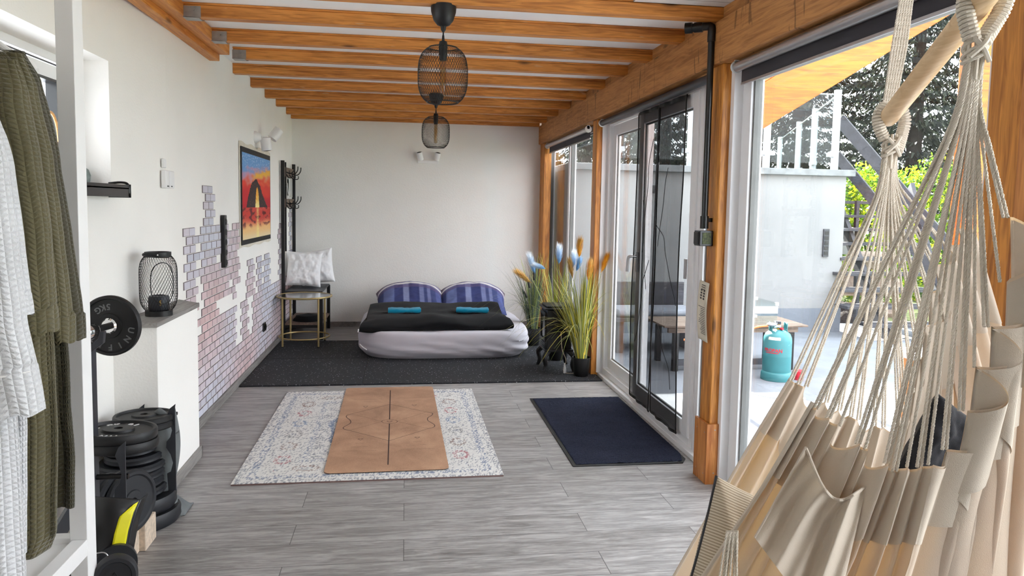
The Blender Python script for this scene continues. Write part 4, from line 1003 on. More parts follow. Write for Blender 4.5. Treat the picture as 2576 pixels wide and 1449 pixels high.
b = MB(); b.tube([Vector((LX+.068*cos(a), LY+.068*sin(a), LZ+.300-.010*sin((a-pi)/2))) for a in [pi*.95+pi*.9*k/20 for k in range(21)]], .005, 6, flat=.4); b.build('carry_handle', M['black'], t)
b = MB()
b.lathe([(.0, 0), (.0045, 0), (.0045, .004), (0, .005)], TR(LX+.02, LY-.0605, LZ+.30) @ RX(pi/2), 12); b.build('rivet', M['chrome'], t)
t = thing('tealight_holder', 'dark ribbed candle jar with gold emblem standing inside the wire lantern', 'candle', (LX, LY, LZ+.028))
b = MB(); b.lathe([(.0, 0), (.044, 0), (.048, .01), (.048, .055), (.044, .068), (.030, .071), (.026, .066), (0, .064)], TR(LX, LY, LZ+.0285), 32); b.build('jar', M['graphite'], t)
b = MB(); b.tube([Vector((LX+.0485*cos(q), LY+.0485*sin(q), LZ+.065+.012*s_)) for (q, s_) in ((-1.05, 1), (-1.15, .9), (-1.2, .5), (-1.12, .1), (-1.05, -.2), (-1.1, -.7), (-1.2, -.9))], .0022, 5); b.build('emblem', M['brass'], t)

# ---------------------------------------------------------------- outside
b = MB(); b.box(1.765, 6.4, -6, 9.0, -.1, 0); b.build('patio', M['concrete'], smooth=False, kind=S)
b = MB(); b.box(-4, 30, 9.0, 45, -.12, -.02); b.box(6.4, 30, -6, 9.0, -.12, -.02); b.build('garden_ground', M['lawn'], smooth=False, kind=S)
t = thing('terrace_building', 'low white rendered garden building with grey plinth and roof terrace outside', 'building', (3.5, 8.15, 0))
b = MB(); b.box(1.80, 5.17, 8.15, 11.5, 0, 1.86); b.build('wall', M['render'], t, smooth=False)
b = MB(); b.box(1.79, 5.18, 8.138, 8.15, 0, .285); b.build('plinth', M['plinth'], t, smooth=False)
b = MB(); b.box(1.80, 5.25, 8.09, 11.6, 1.86, 1.935); b.build('coping', M['coping'], t, smooth=False, bevel=.004)
p = at(2077, 611, 'y', 8.14); b = MB(); b.box(p.x-.035, p.x+.035, 8.125, 8.15, p.z-.165, p.z+.165)
b.build('vent_strip', M['graphite'], t, smooth=False, bevel=.002)
b = MB()
for k in range(5): b.box(p.x-.025, p.x+.025, 8.121, 8.1255, p.z-.145+k*.06, p.z-.10+k*.06)
b.build('vent_slots', M['black'], t, smooth=False)
for (px, py) in ((1893, 481), (1640, 476)):
    p = at(px, py, 'y', 8.14); b = MB(); b.box(p.x-.03, p.x+.03, 8.11, 8.15, p.z-.045, p.z+.045); b.build('wall_box', M['black'], t, smooth=False, bevel=.003)
t = thing('glass_balustrade', 'glass balustrade with pale posts on the roof terrace outside', 'balustrade', (5, 9, 1.935))
PP = [(5.13, 8.35), (5.75, 9.9), (6.35, 11.4), (7.3, 13.8)]; QQ = [(5.13, 8.35), (4.25, 8.35), (3.3, 8.35), (2.4, 8.35)]
def post_(x, y):
    b = MB(); b.box(x-.035, x+.035, y-.03, y+.03, 1.6 if y > 9 else 1.935, 2.90); b.build('baluster_post', M['railm'], t, smooth=False, bevel=.003)
for q in PP: post_(*q)
for q in QQ[1:]: post_(*q)
for L_ in (PP, QQ):
    for a, e in zip(L_, L_[1:]):
        A = Vector((*a, 0)); E_ = Vector((*e, 0)); d = (E_-A).normalized(); A += d*.06; E_ -= d*.06; nn = Vector((-d.y, d.x, 0))*.004
        b = MB(); b.add([A-nn+Vector((0, 0, 2.02)), E_-nn+Vector((0, 0, 2.02)), E_-nn+Vector((0, 0, 2.84)), A-nn+Vector((0, 0, 2.84)), A+nn+Vector((0, 0, 2.02)), E_+nn+Vector((0, 0, 2.02)), E_+nn+Vector((0, 0, 2.84)), A+nn+Vector((0, 0, 2.84))],
                         [(0, 1, 2, 3), (7, 6, 5, 4), (0, 4, 5, 1), (3, 2, 6, 7), (0, 3, 7, 4), (1, 5, 6, 2)]); b.build('glass_panel', M['clear'], t, smooth=False)
        b = MB(); b.tube([A+Vector((0, 0, 2.845)), E_+Vector((0, 0, 2.845))], .010, 6); b.tube
        b.build('panel_edge', M['railm'], t)
        for w_ in (A, E_):
            b = MB(); b.box(w_.x-.035, w_.x+.035, w_.y-.03, w_.y+.03, 2.10, 2.15)
            b.build('glass_clamp', M['railm'], t, smooth=False)
# diagonal timber brace beyond the big window
t = thing('diagonal_brace', 'broad yellow timber brace rising to the right outside the big window', 'beam', (2.4, 4.2, 0))
P0, P1 = at(1890, 285, 'y', 4.25), at(2390, -18, 'y', 4.25); d = (P1-P0).normalized(); nrm = Vector((-d.z, 0, d.x)); P0 -= d*.25; P1 += d*.35
b = MB(); w_ = .118
v8 = [P + nrm*s_*w_ + Vector((0, y_, 0)) for P in (P0, P1) for s_ in (-1, 1) for y_ in (0, .09)]
b.add(v8, [(0, 1, 3, 2), (4, 6, 7, 5), (0, 4, 5, 1), (2, 3, 7, 6), (0, 2, 6, 4), (1, 5, 7, 3)]); b.build('brace_board', M['brace'], t, smooth=False, bevel=.004)
b = MB(); o_ = nrm*(w_+.016)
v8 = [P + o_ + nrm*s_*.014 + Vector((0, y_, 0)) for P in (P0, P1) for s_ in (-1, 1) for y_ in (.02, .14)]
b.add(v8, [(0, 1, 3, 2), (4, 6, 7, 5), (0, 4, 5, 1), (2, 3, 7, 6), (0, 2, 6, 4), (1, 5, 7, 3)]); b.build('top_board', M['post2'], t, smooth=False)
b = MB(); b.box(P1.x-.1, P1.x+.04, 4.24, 4.38, 0, P1.z); b.build('support_post', M['brace'], t, smooth=False, bevel=.004)

# stairs up to the terrace
t = thing('garden_stair', 'open dark wooden garden stair with ribbed handrail beside the white building', 'stairs', (5.7, 8.3, 0))
TY_ = [505, 540, 574, 610, 648, 687, 728, 771, 818]
for k, py in enumerate(TY_):
    y = 8.75-.155*k; L0 = at(2116+(k > 5)*8*(k-5)+(k == 8)*50, py, 'y', y); R0 = at(2318+7*k, py, 'y', y)
    b = MB(); b.box(L0.x, R0.x, y, y+.26, L0.z-.035, L0.z); b.build('tread', M['darkwood'], t, smooth=False, bevel=.003)
def plank(name, a, e, w_, th, mat, par):
    a, e = Vector(a), Vector(e); d = (e-a).normalized(); s_ = d.cross(Vector((0, 0, 1))).normalized(); u_ = s_.cross(d)
    b = MB(); v8 = [P + u_*q*w_/2 + s_*r*th/2 for P in (a, e) for q in (-1, 1) for r in (-1, 1)]
    b.add(v8, [(0, 1, 3, 2), (4, 6, 7, 5), (0, 4, 5, 1), (2, 3, 7, 6), (0, 2, 6, 4), (1, 5, 7, 3)]); return b.build(name, mat, par, smooth=False, bevel=.003)
plank('stringer', at(2100, 500, 'y', 8.95), at(2250, 905, 'y', 7.45), .17, .05, M['darkwood'], t)
plank('stringer', at(2290, 470, 'y', 8.95), at(2400, 905, 'y', 7.45), .17, .05, M['darkwood'], t)
plank('handrail', at(2112, 300, 'y', 8.5), at(2420, 660, 'y', 7.3), .14, .04, M['darkwood'], t)
plank('handrail', at(2104, 390, 'y', 8.5), at(2410, 760, 'y', 7.3), .12, .04, M['darkwood'], t)
for (a, e) in ((505, 574), (574, 648), (648, 728), (728, 818)):
    p = at(2160, a, 'y', 8.6); q = at(2165, e, 'y', 8.4); b = MB(); b.box(p.x-.02, p.x+.02, p.y, p.y+.05, q.z, p.z); b.build('riser_post', M['darkwood'], t, smooth=False)
t = thing('log_pile', 'split logs and pale crates piled behind the garden stair', 'log pile', (5.8, 9.6, 0))
for (px, py, r, L, m_) in ((2190, 655, .13, .5, 'tablewood'), (2160, 718, .14, .6, 'brownboard'), (2215, 722, .13, .5, 'tablewood'), (2185, 785, .15, .6, 'brownboard')):
    p = at(px, py, 'y', 9.5); b = MB(); b.lathe([(0, 0), (r, 0), (r*1.04, .2), (r, L), (0, L)], TR(p.x-L/2, 9.5, p.z) @ RY(pi/2) @ RZ(px), 9); b.build('log', M[m_], t)
for (px, py, w_, h) in ((2128, 590, .28, .2), (2128, 628, .28, .12), (2130, 790, .4, .22)):
    p = at(px, py, 'y', 9.4); b = MB(); b.box(p.x-w_/2, p.x+w_/2, 9.3, 9.6, p.z-h/2, p.z+h/2); b.build('crate', M['render'], t, smooth=False, bevel=.005)
b = MB(); b.grid(lambda u, v: Vector((5.2+u*1.2, 8.75+v*.7+.0*u, -.02+.22*sin(pi*u)*sin(pi*v)*(1+.5*fbm(u*6, v*6)))), 30, 20); b.build('soil_heap', M['soil'], label='heap of dark soil at the corner of the white building', cat='soil')

# low patio table with glass box, bench seen through the door
t = thing('patio_table', 'low patio table with slatted top and black legs outside the big window', 'table', (3.0, 6.35, 0))
b = MB()
for k in range(13): b.box(2.25, 3.60, 6.14+k*.045, 6.14+k*.045+.037, .395, .412)
b.build('slatted_top', M['tablewood'], t, smooth=False, bevel=.002)
b = MB(); frame(b, 2.30, 3.50, 6.16, 6.70, .35, .394, .04) if False else b.box(2.30, 3.52, 6.17, 6.21, .345, .394); b.build('apron', M['tablewood'], t, smooth=False)
for (x, y) in ((3.44, 6.17), (3.44, 6.62), (2.35, 6.17), (2.35, 6.62), (3.02, 6.62)):
    b = MB(); b.box(x, x+.05, y, y+.05, 0, .345); b.build('leg', M['black'], t, smooth=False, bevel=.003)
b = MB(); b.box(2.35, 3.44, 6.18, 6.215, .05, .10); b.build('stretcher', M['graphite'], t, smooth=False)
t = thing('glass_box', 'clear glass box with white corner clips on the patio table', 'box', (3.1, 6.35, .412))
G0, G1 = at(1800, 812, 'y', 6.2).x, at(1955, 812, 'y', 6.2).x; GZ = .412
for bx in ((G0, G1, 6.20, 6.206), (G0, G1, 6.60, 6.606), (G0, G0+.006, 6.206, 6.60), (G1-.006, G1, 6.206, 6.60)):
    b = MB(); b.box(*bx, GZ, GZ+.19); b.build('glass_side', M['clear'], t, smooth=False)
b = MB(); b.box(G0, G1, 6.20, 6.606, GZ+.19, GZ+.197); b.build('glass_lid', M['clear'], t, smooth=False)
for (x, y) in ((G1, 6.20), (G0+.25, 6.20), (G1, 6.60)):
    for z in (GZ, GZ+.17):
        b = MB(); b.box(x-.025, x+.006, y-.006, y+.02, z, z+.03); b.build('corner_clip', M['white'], t, smooth=False, bevel=.003)
b = MB(); b.box(G0, G1, 6.196, 6.20, GZ+.10, GZ+.165); b.build('rail_strip', M['alu'], t, smooth=False)
t = thing('patio_bench', 'low dark patio bench with grey cushion seen through the glass door', 'bench', (2.6, 7.0, 0))
b = MB(); b.box(2.05, 2.95, 6.95, 7.5, .32, .36); b.build('seat_board', M['darkwood'], t, smooth=False, bevel=.003)
b = MB(); b.box(2.07, 2.93, 6.97, 7.42, .361, .43); b.build('seat_cushion', plain('slate_cushion', C(120, 124, 132), .9), t, bevel=.03)
b = MB(); b.box(2.05, 2.95, 7.5, 7.55, .30, .66); b.build('backrest', M['darkwood'], t, smooth=False, bevel=.003)
for x in (2.08, 2.86):
    b = MB(); b.box(x, x+.06, 7.0, 7.48, 0, .32); b.build('leg', M['darkwood'], t, smooth=False)
t = thing('white_slab_table', 'white-topped wooden outdoor table seen between the hammock cords', 'table', (2.75, 3.3, 0))
W0 = at(2232, 873, 'z', .72); b = MB(); b.box(W0.x, W0.x+1.3, W0.y-.95, W0.y, .69, .72); b.build('table_top', M['white'], t, smooth=False, bevel=.003)
for (x, y) in ((.06, -.9), (.06, -.1), (1.2, -.9), (1.2, -.1)):
    b = MB(); b.box(W0.x+x, W0.x+x+.07, W0.y+y, W0.y+y+.07, 0, .69); b.build('leg', M['post2'], t, smooth=False)

def text_into(b, s_, size, T, mi=0, ext=.0015, wrap=None):
    cu = bpy.data.curves.new('t', 'FONT'); cu.body = s_; cu.size = size; cu.extrude = ext; cu.align_x = 'CENTER'; cu.align_y = 'CENTER'; cu.resolution_u = 3; cu.offset = size*.02
    o = bpy.data.objects.new('t', cu); me = bpy.data.meshes.new_from_object(o)
    vs = [v.co.copy() for v in me.vertices]; vs = [wrap(v) if wrap else T @ v for v in vs]
    b.add(vs, [tuple(p.vertices) for p in me.polygons], mi)
    bpy.data.objects.remove(o); bpy.data.curves.remove(cu); bpy.data.meshes.remove(me)
# propane bottle
GX, GY = 3.145, 5.83
t = thing('propane_bottle', 'teal propane gas bottle with red lettering standing on the patio', 'gas bottle', (GX, GY, 0))
A = TR(GX, GY, 0); R = .117
b = MB(); b.lathe([(R*.6, .07), (R*.98, .075), (R, .10), (R, .205), (R*1.006, .21), (R, .215), (R, .335), (R*.97, .365), (R*.86, .395), (R*.62, .418), (R*.3, .428), (0, .43)], A, 40); b.build('bottle_body', M['teal'], t)
b = MB(); b.lathe([(R*1.06, 0), (R*1.08, .004), (R*1.06, .055), (R*.98, .075)], A, 40, cap=False); b.build('foot_ring', M['teal'], t, thick=.004)
b = MB()
for q0 in (-.75, 2.4): b.grid(lambda u, v, q0=q0: A @ Vector((R*.62*cos(q0+1.15*u), R*.62*sin(q0+1.15*u), .405+.085*v)), 10, 3)
b.build('collar_guard', M['teal'], t, thick=.006)
b = MB(); b.tube([A@Vector((0, 0, .42)), A@Vector((0, 0, .475))], .014, 10); b.build('valve_body', M['brass'], t)
b = MB(); b.tube([A@Vector((0, 0, .475)), A@Vector((0, 0, .50))], .022, 8); b.build('hand_wheel', M['graphite'], t)
b = MB(); b.tube([A@Vector((.015, 0, .455)), A@Vector((-.055, -.02, .462))], .015, 10); b.lathe([(0, 0), (.035, 0), (.042, .012), (.035, .022), (0, .024)], A @ TR(-.07, -.02, .465), 20); b.build('gas_regulator', M['alu'], t)
b = MB(); b.tube([A@Vector((.012, -.02, .44)), A@Vector((.018, -.045, .44))], .011, 10); b.build('outlet_cap', M['red'], t)
def wrapf(q0, zc, rr): return lambda v: A @ Vector((rr*cos(q0+v.x/rr), rr*sin(q0+v.x/rr), zc+v.y)) + Vector((v.z*cos(q0), v.z*sin(q0), 0))
b = MB(); text_into(b, 'PROPAN', .042, None, 0, .0006, wrapf(-2.38, .262, R+.0012)); b.grid(lambda u, v: A @ Vector(((R+.0012)*cos(-2.92+.95*u), (R+.0012)*sin(-2.92+.95*u), .238+.006*v)), 12, 1); b.build('lettering', M['letter_r'], t, smooth=False)
b = MB(); b.grid(lambda u, v: A @ Vector(((R*.99-.028*v*v)*cos(-2.75+.9*u), (R*.99-.028*v*v)*sin(-2.75+.9*u), .352+.048*v)), 12, 5); b.build('paper_label', M['paper'], t, ang=0)
b = MB(); b.tube(bez([A@Vector((-.11, -.02, .465)), (GX-.22, GY-.02, .45), (GX-.36, GY-.03, .40), (GX-.50, GY, .30), (GX-.8, GY+.1, .33)], 30), .009, 8)
b.build('gas_hose', M['orangeh'], label='orange gas hose running from the propane bottle under the patio table', cat='hose')
b = MB(); b.lathe([(0, 0), (.038, 0), (.040, .01), (.040, .075), (.034, .082), (0, .083)], TR(3.335, 5.80, 0), 24); b.build('red_can', M['red'], label='small red can on the patio right of the propane bottle', cat='can')

# hedge and trees
def leafcloud(b, pts_fn, n, size, cols, r):
    for k in range(n):
        p, s_ = pts_fn(r); a = Vector((r.gauss(0, 1), r.gauss(0, 1), r.gauss(0, 1))).normalized(); c_ = a.orthogonal().normalized(); c_ = Matrix.Rotation(r.uniform(0, 6.3), 3, a) @ c_; d = a.cross(c_)
        l = size*r.uniform(.6, 1.3)*s_; w_ = l*.45; c = cols[r.randrange(len(cols))]; q = r.uniform(.8, 1.15); c = (c[0]*q, c[1]*q, c[2]*q)
        b.add([p-c_*l*.5, p+d*w_*.5, p+c_*l*.5, p-d*w_*.5], [(0, 1, 2, 3)], 0, None, [c]*4)
HC = [C(136, 158, 30)[:3], C(170, 178, 40)[:3], C(90, 124, 30)[:3], C(64, 96, 34)[:3]]
def shrub(lab, c, R_, n, cols, seed, name='garden_shrub', size=.085):
    r = random.Random(seed); t = thing(name, lab, 'shrub', (c[0], c[1], -.02), 'shrubs beyond the garden stair')
    b = MB()
    def pf(r):
        q = r.uniform(0, 2*pi); ph = math.acos(r.uniform(-1, 1)); k = r.uniform(.6, 1)**.5; bump = 1+.22*noise.noise(Vector((cos(q)*2, sin(q)*2, ph*2+seed)))
        return Vector((c[0]+R_[0]*k*bump*sin(ph)*cos(q), c[1]+R_[1]*k*bump*sin(ph)*sin(q), max(.02, c[2]+R_[2]*k*bump*cos(ph)))), 1
    leafcloud(b, pf, n, size, cols, r); b.build('foliage', M['leaf'], t, smooth=False, kind='stuff')
    b = MB()
    for k in range(5): q = k*1.3; b.tube([(c[0], c[1], -.02), (c[0]+.2*cos(q)*R_[0], c[1]+.2*sin(q)*R_[1], c[2]*.6), (c[0]+.6*cos(q)*R_[0], c[1]+.6*sin(q)*R_[1], c[2]+.3*R_[2])], [.035, .022, .008], 5)
    b.build('stems', M['bark'], t)
shrub('yellow-green leafy shrub right behind the garden stair', (7.3, 10.7, 1.05), (.9, .6, 1.15), 8000, HC, 1)
shrub('bright yellow-green shrub behind the far hammock cords', (8.8, 11.3, 1.1), (1.0, .6, 1.2), 8000, HC, 2)
shrub('darker green shrub behind the near hammock cords', (10.4, 11.2, 1.0), (1.0, .6, 1.1), 7000, HC[2:], 3)
def spruce(lab, x, y, h, Rb, seed, cols, gap=.12):
    r = random.Random(seed); t = thing('spruce_tree', lab, 'tree', (x, y, -.02), 'tall conifers behind the terrace')
    b = MB(); b.tube([(x, y, -.02), (x, y, h*.5), (x, y, h)], [.22, .13, .02], 7); b.build('trunk', M['bark'], t)
    b = MB(); lv = int(h/.36)
    for k in range(lv):
        z = .9+(h-1.0)*k/lv; R_ = Rb*(1-(z/h))**.8+.15
        for j in range(9):
            if r.random() < gap: continue
            q = j*2*pi/9+k*1.7+r.uniform(-.3, .3); L = R_*r.uniform(.7, 1.12); dr = r.uniform(.15, .4)
            for m_ in range(int(26+L*22)):
                s_ = r.uniform(.12, 1); w_ = .30*(1.1-s_)*L*.5+.06; off = r.uniform(-w_, w_); zz = z+.22*s_*L*.3-dr*s_*s_*L*.6-r.random()*.22*(1.1-s_)
                p = Vector((x+L*s_*cos(q)-off*sin(q), y+L*s_*sin(q)+off*cos(q), zz)); d = Vector((cos(q)*.6+r.uniform(-.5, .5), sin(q)*.6+r.uniform(-.5, .5), -.35-r.random()*.5)).normalized()
                l = r.uniform(.08, .18); sd = d.cross(Vector((r.uniform(-1, 1), r.uniform(-1, 1), .3))).normalized()*l*.20; c = cols[r.randrange(len(cols))]; u_ = r.uniform(.75, 1.2)
                b.add([p-sd, p+sd, p+d*l+sd*.3, p+d*l-sd*.3], [(0, 1, 2, 3)], 0, None, [tuple(v*u_ for v in c)]*4)
    b.build('foliage', M['leaf'], t, smooth=False, kind='stuff')
SCOL = [C(26, 32, 29)[:3], C(38, 44, 38)[:3], C(20, 25, 24)[:3], C(52, 58, 48)[:3]]; GCOL = [C(44, 52, 34)[:3], C(58, 64, 38)[:3], C(34, 42, 30)[:3]]
for (lab, x, y, h, Rb, sd, cc, gp) in (('tall grey-green spruce behind the far end of the spreader bar', 12.2, 16.5, 11.5, 2.9, 1, SCOL, .12), ('tall dark spruce beyond the middle of the spreader bar', 15.2, 17.5, 12.5, 3.2, 2, SCOL, .08),
        ('spruce whose crown shows right of the balustrade', 10.0, 18.0, 10.5, 2.5, 3, SCOL, .2), ('loose green conifer behind the glass balustrade', 9.0, 20.5, 8.0, 2.4, 4, GCOL, .3), ('conifer seen through the glass door, left of the balustrade', 7.0, 19.5, 8.5, 2.3, 5, SCOL, .2),
        ('dark spruce behind the near rope bundle', 17.5, 16.5, 11.0, 3.0, 6, SCOL, .1), ('far conifer beyond the terrace above the door', 5.4, 22.0, 8.0, 2.2, 7, SCOL, .25)):
    spruce(lab, x, y, h, Rb, sd, cc, gp)
TREES = [o for o in bpy.data.objects if o.name.startswith('spruce_tree')]
for (i, x, y, s_, rz, lab) in ((0, 10.8, 24.0, 1.25, 1.0, 'far spruce in the back row, filling the gap behind the balustrade'), (1, 14.2, 25.0, 1.2, 2.1, 'far spruce in the back row, right of the middle'), (2, 17.8, 25.5, 1.3, .7, 'far spruce in the back row, behind the spreader bar'),
        (5, 21.5, 24.0, 1.2, 3.0, 'far spruce in the back row, behind the near rope bundle'), (4, 8.3, 26.0, 1.2, 1.9, 'far spruce in the back row, left of the balustrade'), (6, 6.6, 27.5, 1.15, .4, 'far spruce in the back row, seen over the glass door')):
    c = copy_tree(TREES[i]); c.location = (x, y, -.02); c.scale = (s_, s_, s_); c.rotation_euler = (0, 0, rz); c['label'] = lab

# ---------------------------------------------------------------- hammock chair
NE = [(2041, 1010), (2051, 1025), (2083, 1048), (2107, 1067), (2158, 1112), (2181, 1127), (2230, 1161), (2250, 1182), (2276, 1171), (2312, 1171), (2340, 1165), (2376, 1127), (2418, 1029), (2446, 920), (2481, 818), (2521, 705), (2530, 543), (2590, 500), (2680, 470)]
FE = [(1990, 953), (2009, 964), (2028, 970), (2079, 1010), (2112, 1030), (2141, 1046), (2160, 1053), (2200, 1070), (2223, 1072), (2261, 1067), (2276, 1033), (2296, 985), (2312, 900), (2326, 820), (2338, 735), (2350, 665), (2372, 610), (2410, 570), (2450, 545)]
NN_ = len(NE)
def nd(s_): return 1.30-.10*s_
def fd(s_): return 1.80-.06*s_
NP = [deep(x, y, nd(k/(NN_-1))) for k, (x, y) in enumerate(NE)]; FP = [deep(x, y, fd(k/(NN_-1))) for k, (x, y) in enumerate(FE)]
def interp(P, s_):
    q = max(0, min(.9999, s_))*(len(P)-1); i = int(q); f = q-i; a, e = P[i], P[i+1]; return a.lerp(e, f), f, (e-a).length
RTV, UPV, FWV = Vector(_rt), Vector(_up), Vector(_fw)
def away(P, K, s_):
    q = max(0, min(.9999, s_))*(len(P)-1); i = int(q); c = (P[i+1]-P[i]).normalized(); d = (P[i].lerp(P[i+1], .5)-K).normalized(); d = d-c*d.dot(c); return d.normalized() if d.length > .05 else Vector((0, 0, -1))
NK, FK = deep(2452, 128, 1.25), deep(2240, 372, 1.76)
def hsurf(s_, t_, off=0):
    n_, f, ln = interp(NP, s_); fa, f2, lf = interp(FP, s_)
    e = min(1, min(t_, 1-t_)*9); dip = (1-e)**1.3
    n_ = n_ + away(NP, NK, s_)*sin(pi*f)**.8*min(.062, max(.004, ln*1.15-.018)); fa = fa + away(FP, FK, s_)*sin(pi*f2)**.8*min(.05, max(.004, lf*.9-.015))
    lat = -.31+.30*s_**.8+.34*sm(.6, 1, s_)*(.45+.55*sm(.3, .8, t_)); dn = .56+.10*s_+.32*sm(.6, 1, s_)
    w_ = 1-abs(2*t_-1)**3.0; P = n_.lerp(fa, t_) + RTV*lat*w_ + Vector((0, 0, -dn))*w_
    k = s_*(NN_-1); pl_ = cos(2*pi*k)*.5+.5; g = exp(-min(t_, 1-t_)*9)
    fold = (.040*(pl_-.45)*g + .011*sin(k*3.3+1.5*sin(t_*5))*(.3+.7*g) + .014*sin(k*1.45+.7)*(1-g*.5) + .004*fbm(s_*16, t_*7))*min(1, .25+min(t_, 1-t_)*14)
    sgn = -1 if t_ < .5 else 1
    return P + FWV*(sgn*fold + sgn*off*(1)) + RTV*.012*sin(k*2*pi)*g*0
hm = thing('hammock_chair', 'natural cotton hammock chair hanging from a wooden spreader bar', 'hammock chair', tuple(deep(2300, 1500, 1.5)))
NK, FK = deep(2452, 128, 1.25), deep(2240, 372, 1.76)
b = MB(); b.grid(lambda u, v: hsurf(u, v), 400, 150); b.build('seat_cloth', M['canvas'], hm, ang=0)
b = MB(); b.grid(lambda u, v: hsurf(u, .001+.040*v, .0025), 400, 8); b.build('hem', M['canvas2'], hm, ang=0)
b = MB(); b.grid(lambda u, v: hsurf(u, 1-.001-.040*v, -.0025), 400, 8); b.build('hem', M['canvas2'], hm, ang=0)
b = MB(); b.tube([hsurf(0, k/60) for k in range(61)], .004, 6); b.build('selvedge', M['canvas2'], hm)
def twisted(b, path, r, pitch=.016, ns=3, sides=5, step=.0035):
    L = [0]; P = [Vector(p) for p in path]
    for a, e in zip(P, P[1:]): L.append(L[-1]+(e-a).length)
    n = max(6, int(L[-1]/step)); 
    t0 = (P[-1]-P[0]).normalized(); u_ = t0.orthogonal().normalized(); w_ = t0.cross(u_); C_ = []
    for k in range(n+1):
        l = L[-1]*k/n; i = 0
        while i < len(L)-2 and L[i+1] < l: i += 1
        C_.append((P[i].lerp(P[i+1], (l-L[i])/max(1e-9, L[i+1]-L[i])), l))
    for j in range(ns):
        b.tube([c + (u_*cos(2*pi*(l/pitch+j/ns)) + w_*sin(2*pi*(l/pitch+j/ns)))*r*.48 for c, l in C_], r*.56, sides, cap=False)
rc = random.Random(12); wl_ = 1.0
def cordpath(a, e, sag, j): 
    K_ = Vector(a); a, e = K_+Vector(j), Vector(e); w_ = K_ + Vector((0, 0, -.055))*wl_ + (a.lerp(e, .15)-a)*.6 + Vector(j)*.8
    return [a]+[p for p in bez([a, w_, w_.lerp(e, .35), w_.lerp(e, .7), e], 16)[1:]]
for (K, P_, rad) in ((NK, NP[1:-2], .0031), (FK, FP[0:-2], .0029)):
    for k, p in enumerate(P_):
        for m_ in range(2):
            if (k*2+m_) % 5 == 4 and K is NK: continue
            b = MB(); kk = (k/len(P_)-.5); j = (RTV*(kk*.028)) + FWV*rc.uniform(-.009, .009) + Vector((0, 0, rc.uniform(-.03, -.005)))
            e = p + RTV*(.0035 if m_ else -.0035) + Vector((0, 0, -.003))
            twisted(b, cordpath(K, e, .003, tuple(j)), rad); b.build('cord', M['cord'], hm)
# wrapped loops, knots, suspension
def coil(b, path, R, r, pitch):
    P = bez(path, 40); L = sum((q-p).length for p, q in zip(P, P[1:])); turns = L/pitch; out = []; n = int(turns*9); t0 = None
    seg = [0]
    for p, q in zip(P, P[1:]): seg.append(seg[-1]+(q-p).length)
    nr = Vector((0, 1, 0))
    for k in range(n+1):
        l = L*k/n; i = 0
        while i < len(seg)-2 and seg[i+1] < l: i += 1
        c = P[i].lerp(P[i+1], (l-seg[i])/max(1e-9, seg[i+1]-seg[i])); t_ = (P[i+1]-P[i]).normalized(); nr = (nr-t_*nr.dot(t_)).normalized(); bn = t_.cross(nr)
        q = 2*pi*l/pitch; out.append(c+nr*R*cos(q)+bn*R*sin(q))
    b.tube(out, r, 6, cap=True); b.tube(P, R*.9, 8)
def rope_end(name, K, left, right, topp, barp):
    for path in (left, right):
        b = MB(); coil(b, path, .0115, .0034, .0066); b.build('wrapped_loop', M['cord'], hm)
    b = MB()
    for k in range(7):
        q = k*2*pi/7; o1 = (RTV*cos(q)+FWV*sin(q))*.010
        b.tube(bez([K+o1+Vector((0, 0, -.05)), K+o1*1.5, K+o1*1.2+Vector((0, 0, .03))], 8), .0034, 6)
    for k in range(3): # bands that bind the knot
        z = -.012+k*.009; b.tube([K+Vector((0, 0, z))+(RTV*cos(a)*1.0+FWV*sin(a))*.0175+Vector((0, 0, .008*cos(a+k))) for a in [2*pi*i/20 for i in range(21)]], .0036, 6)
    b.tube(bez([K+RTV*-.014+FWV*-.016+Vector((0, 0, .02)), K+FWV*-.022, K+RTV*.016+FWV*-.016+Vector((0, 0, -.022))], 12), .0042, 6)
    b.tube(bez([K+RTV*.016+FWV*-.014+Vector((0, 0, .024)), K+FWV*-.024+Vector((0, 0, .004)), K+RTV*-.016+FWV*-.014+Vector((0, 0, -.014))], 12), .0042, 6)
    b.build('knot', M['cord'], hm)
D_ = 1.76
rope_end('far', FK, [deep(2228, 262, D_), deep(2210, 290, D_), deep(2212, 322, D_), deep(2226, 352, D_)], [deep(2262, 262, D_+.02), deep(2276, 300, D_+.02), deep(2268, 340, D_+.02), deep(2256, 382, D_)], None, None)
D_ = 1.24
rope_end('near', NK, [deep(2438, -60, D_), deep(2428, 10, D_), deep(2432, 50, D_), deep(2446, 100, D_)], [deep(2540, -40, D_+.01), deep(2522, 20, D_+.01), deep(2500, 60, D_+.01), deep(2472, 105, D_)], None, None)
B0, B1 = deep(2232, 300, 1.77), deep(2520, -64, 1.16)
b = MB(); d = (B1-B0).normalized(); b.tube([B0, B0+d*.004, B0+d*.02, B0.lerp(B1, .5), B1], [.017, .020, .0215, .0215, .0215], 24); b.build('spreader_bar', M['bar'], hm)
top = deep(2318, -260, 1.60); HK = deep(2400, -600, 1.42); HK.z = 2.44
for k in range(6):
    b = MB(); o1 = RTV*(k-2.5)*.0065; twisted(b, [deep(2236, 268, 1.765)+o1*.8, deep(2262, 120, 1.73)+o1, top+o1*.5, HK+o1*.2], .0036); b.build('suspension_cord', M['cord'], hm)
topn = deep(2510, -240, 1.3)
for k in range(4):
    b = MB(); o1 = RTV*(k-1.5)*.0065; twisted(b, [deep(2440, -55, 1.24)+o1, topn+o1*.5, HK+o1*.2], .0036); b.build('suspension_cord', M['cord'], hm)
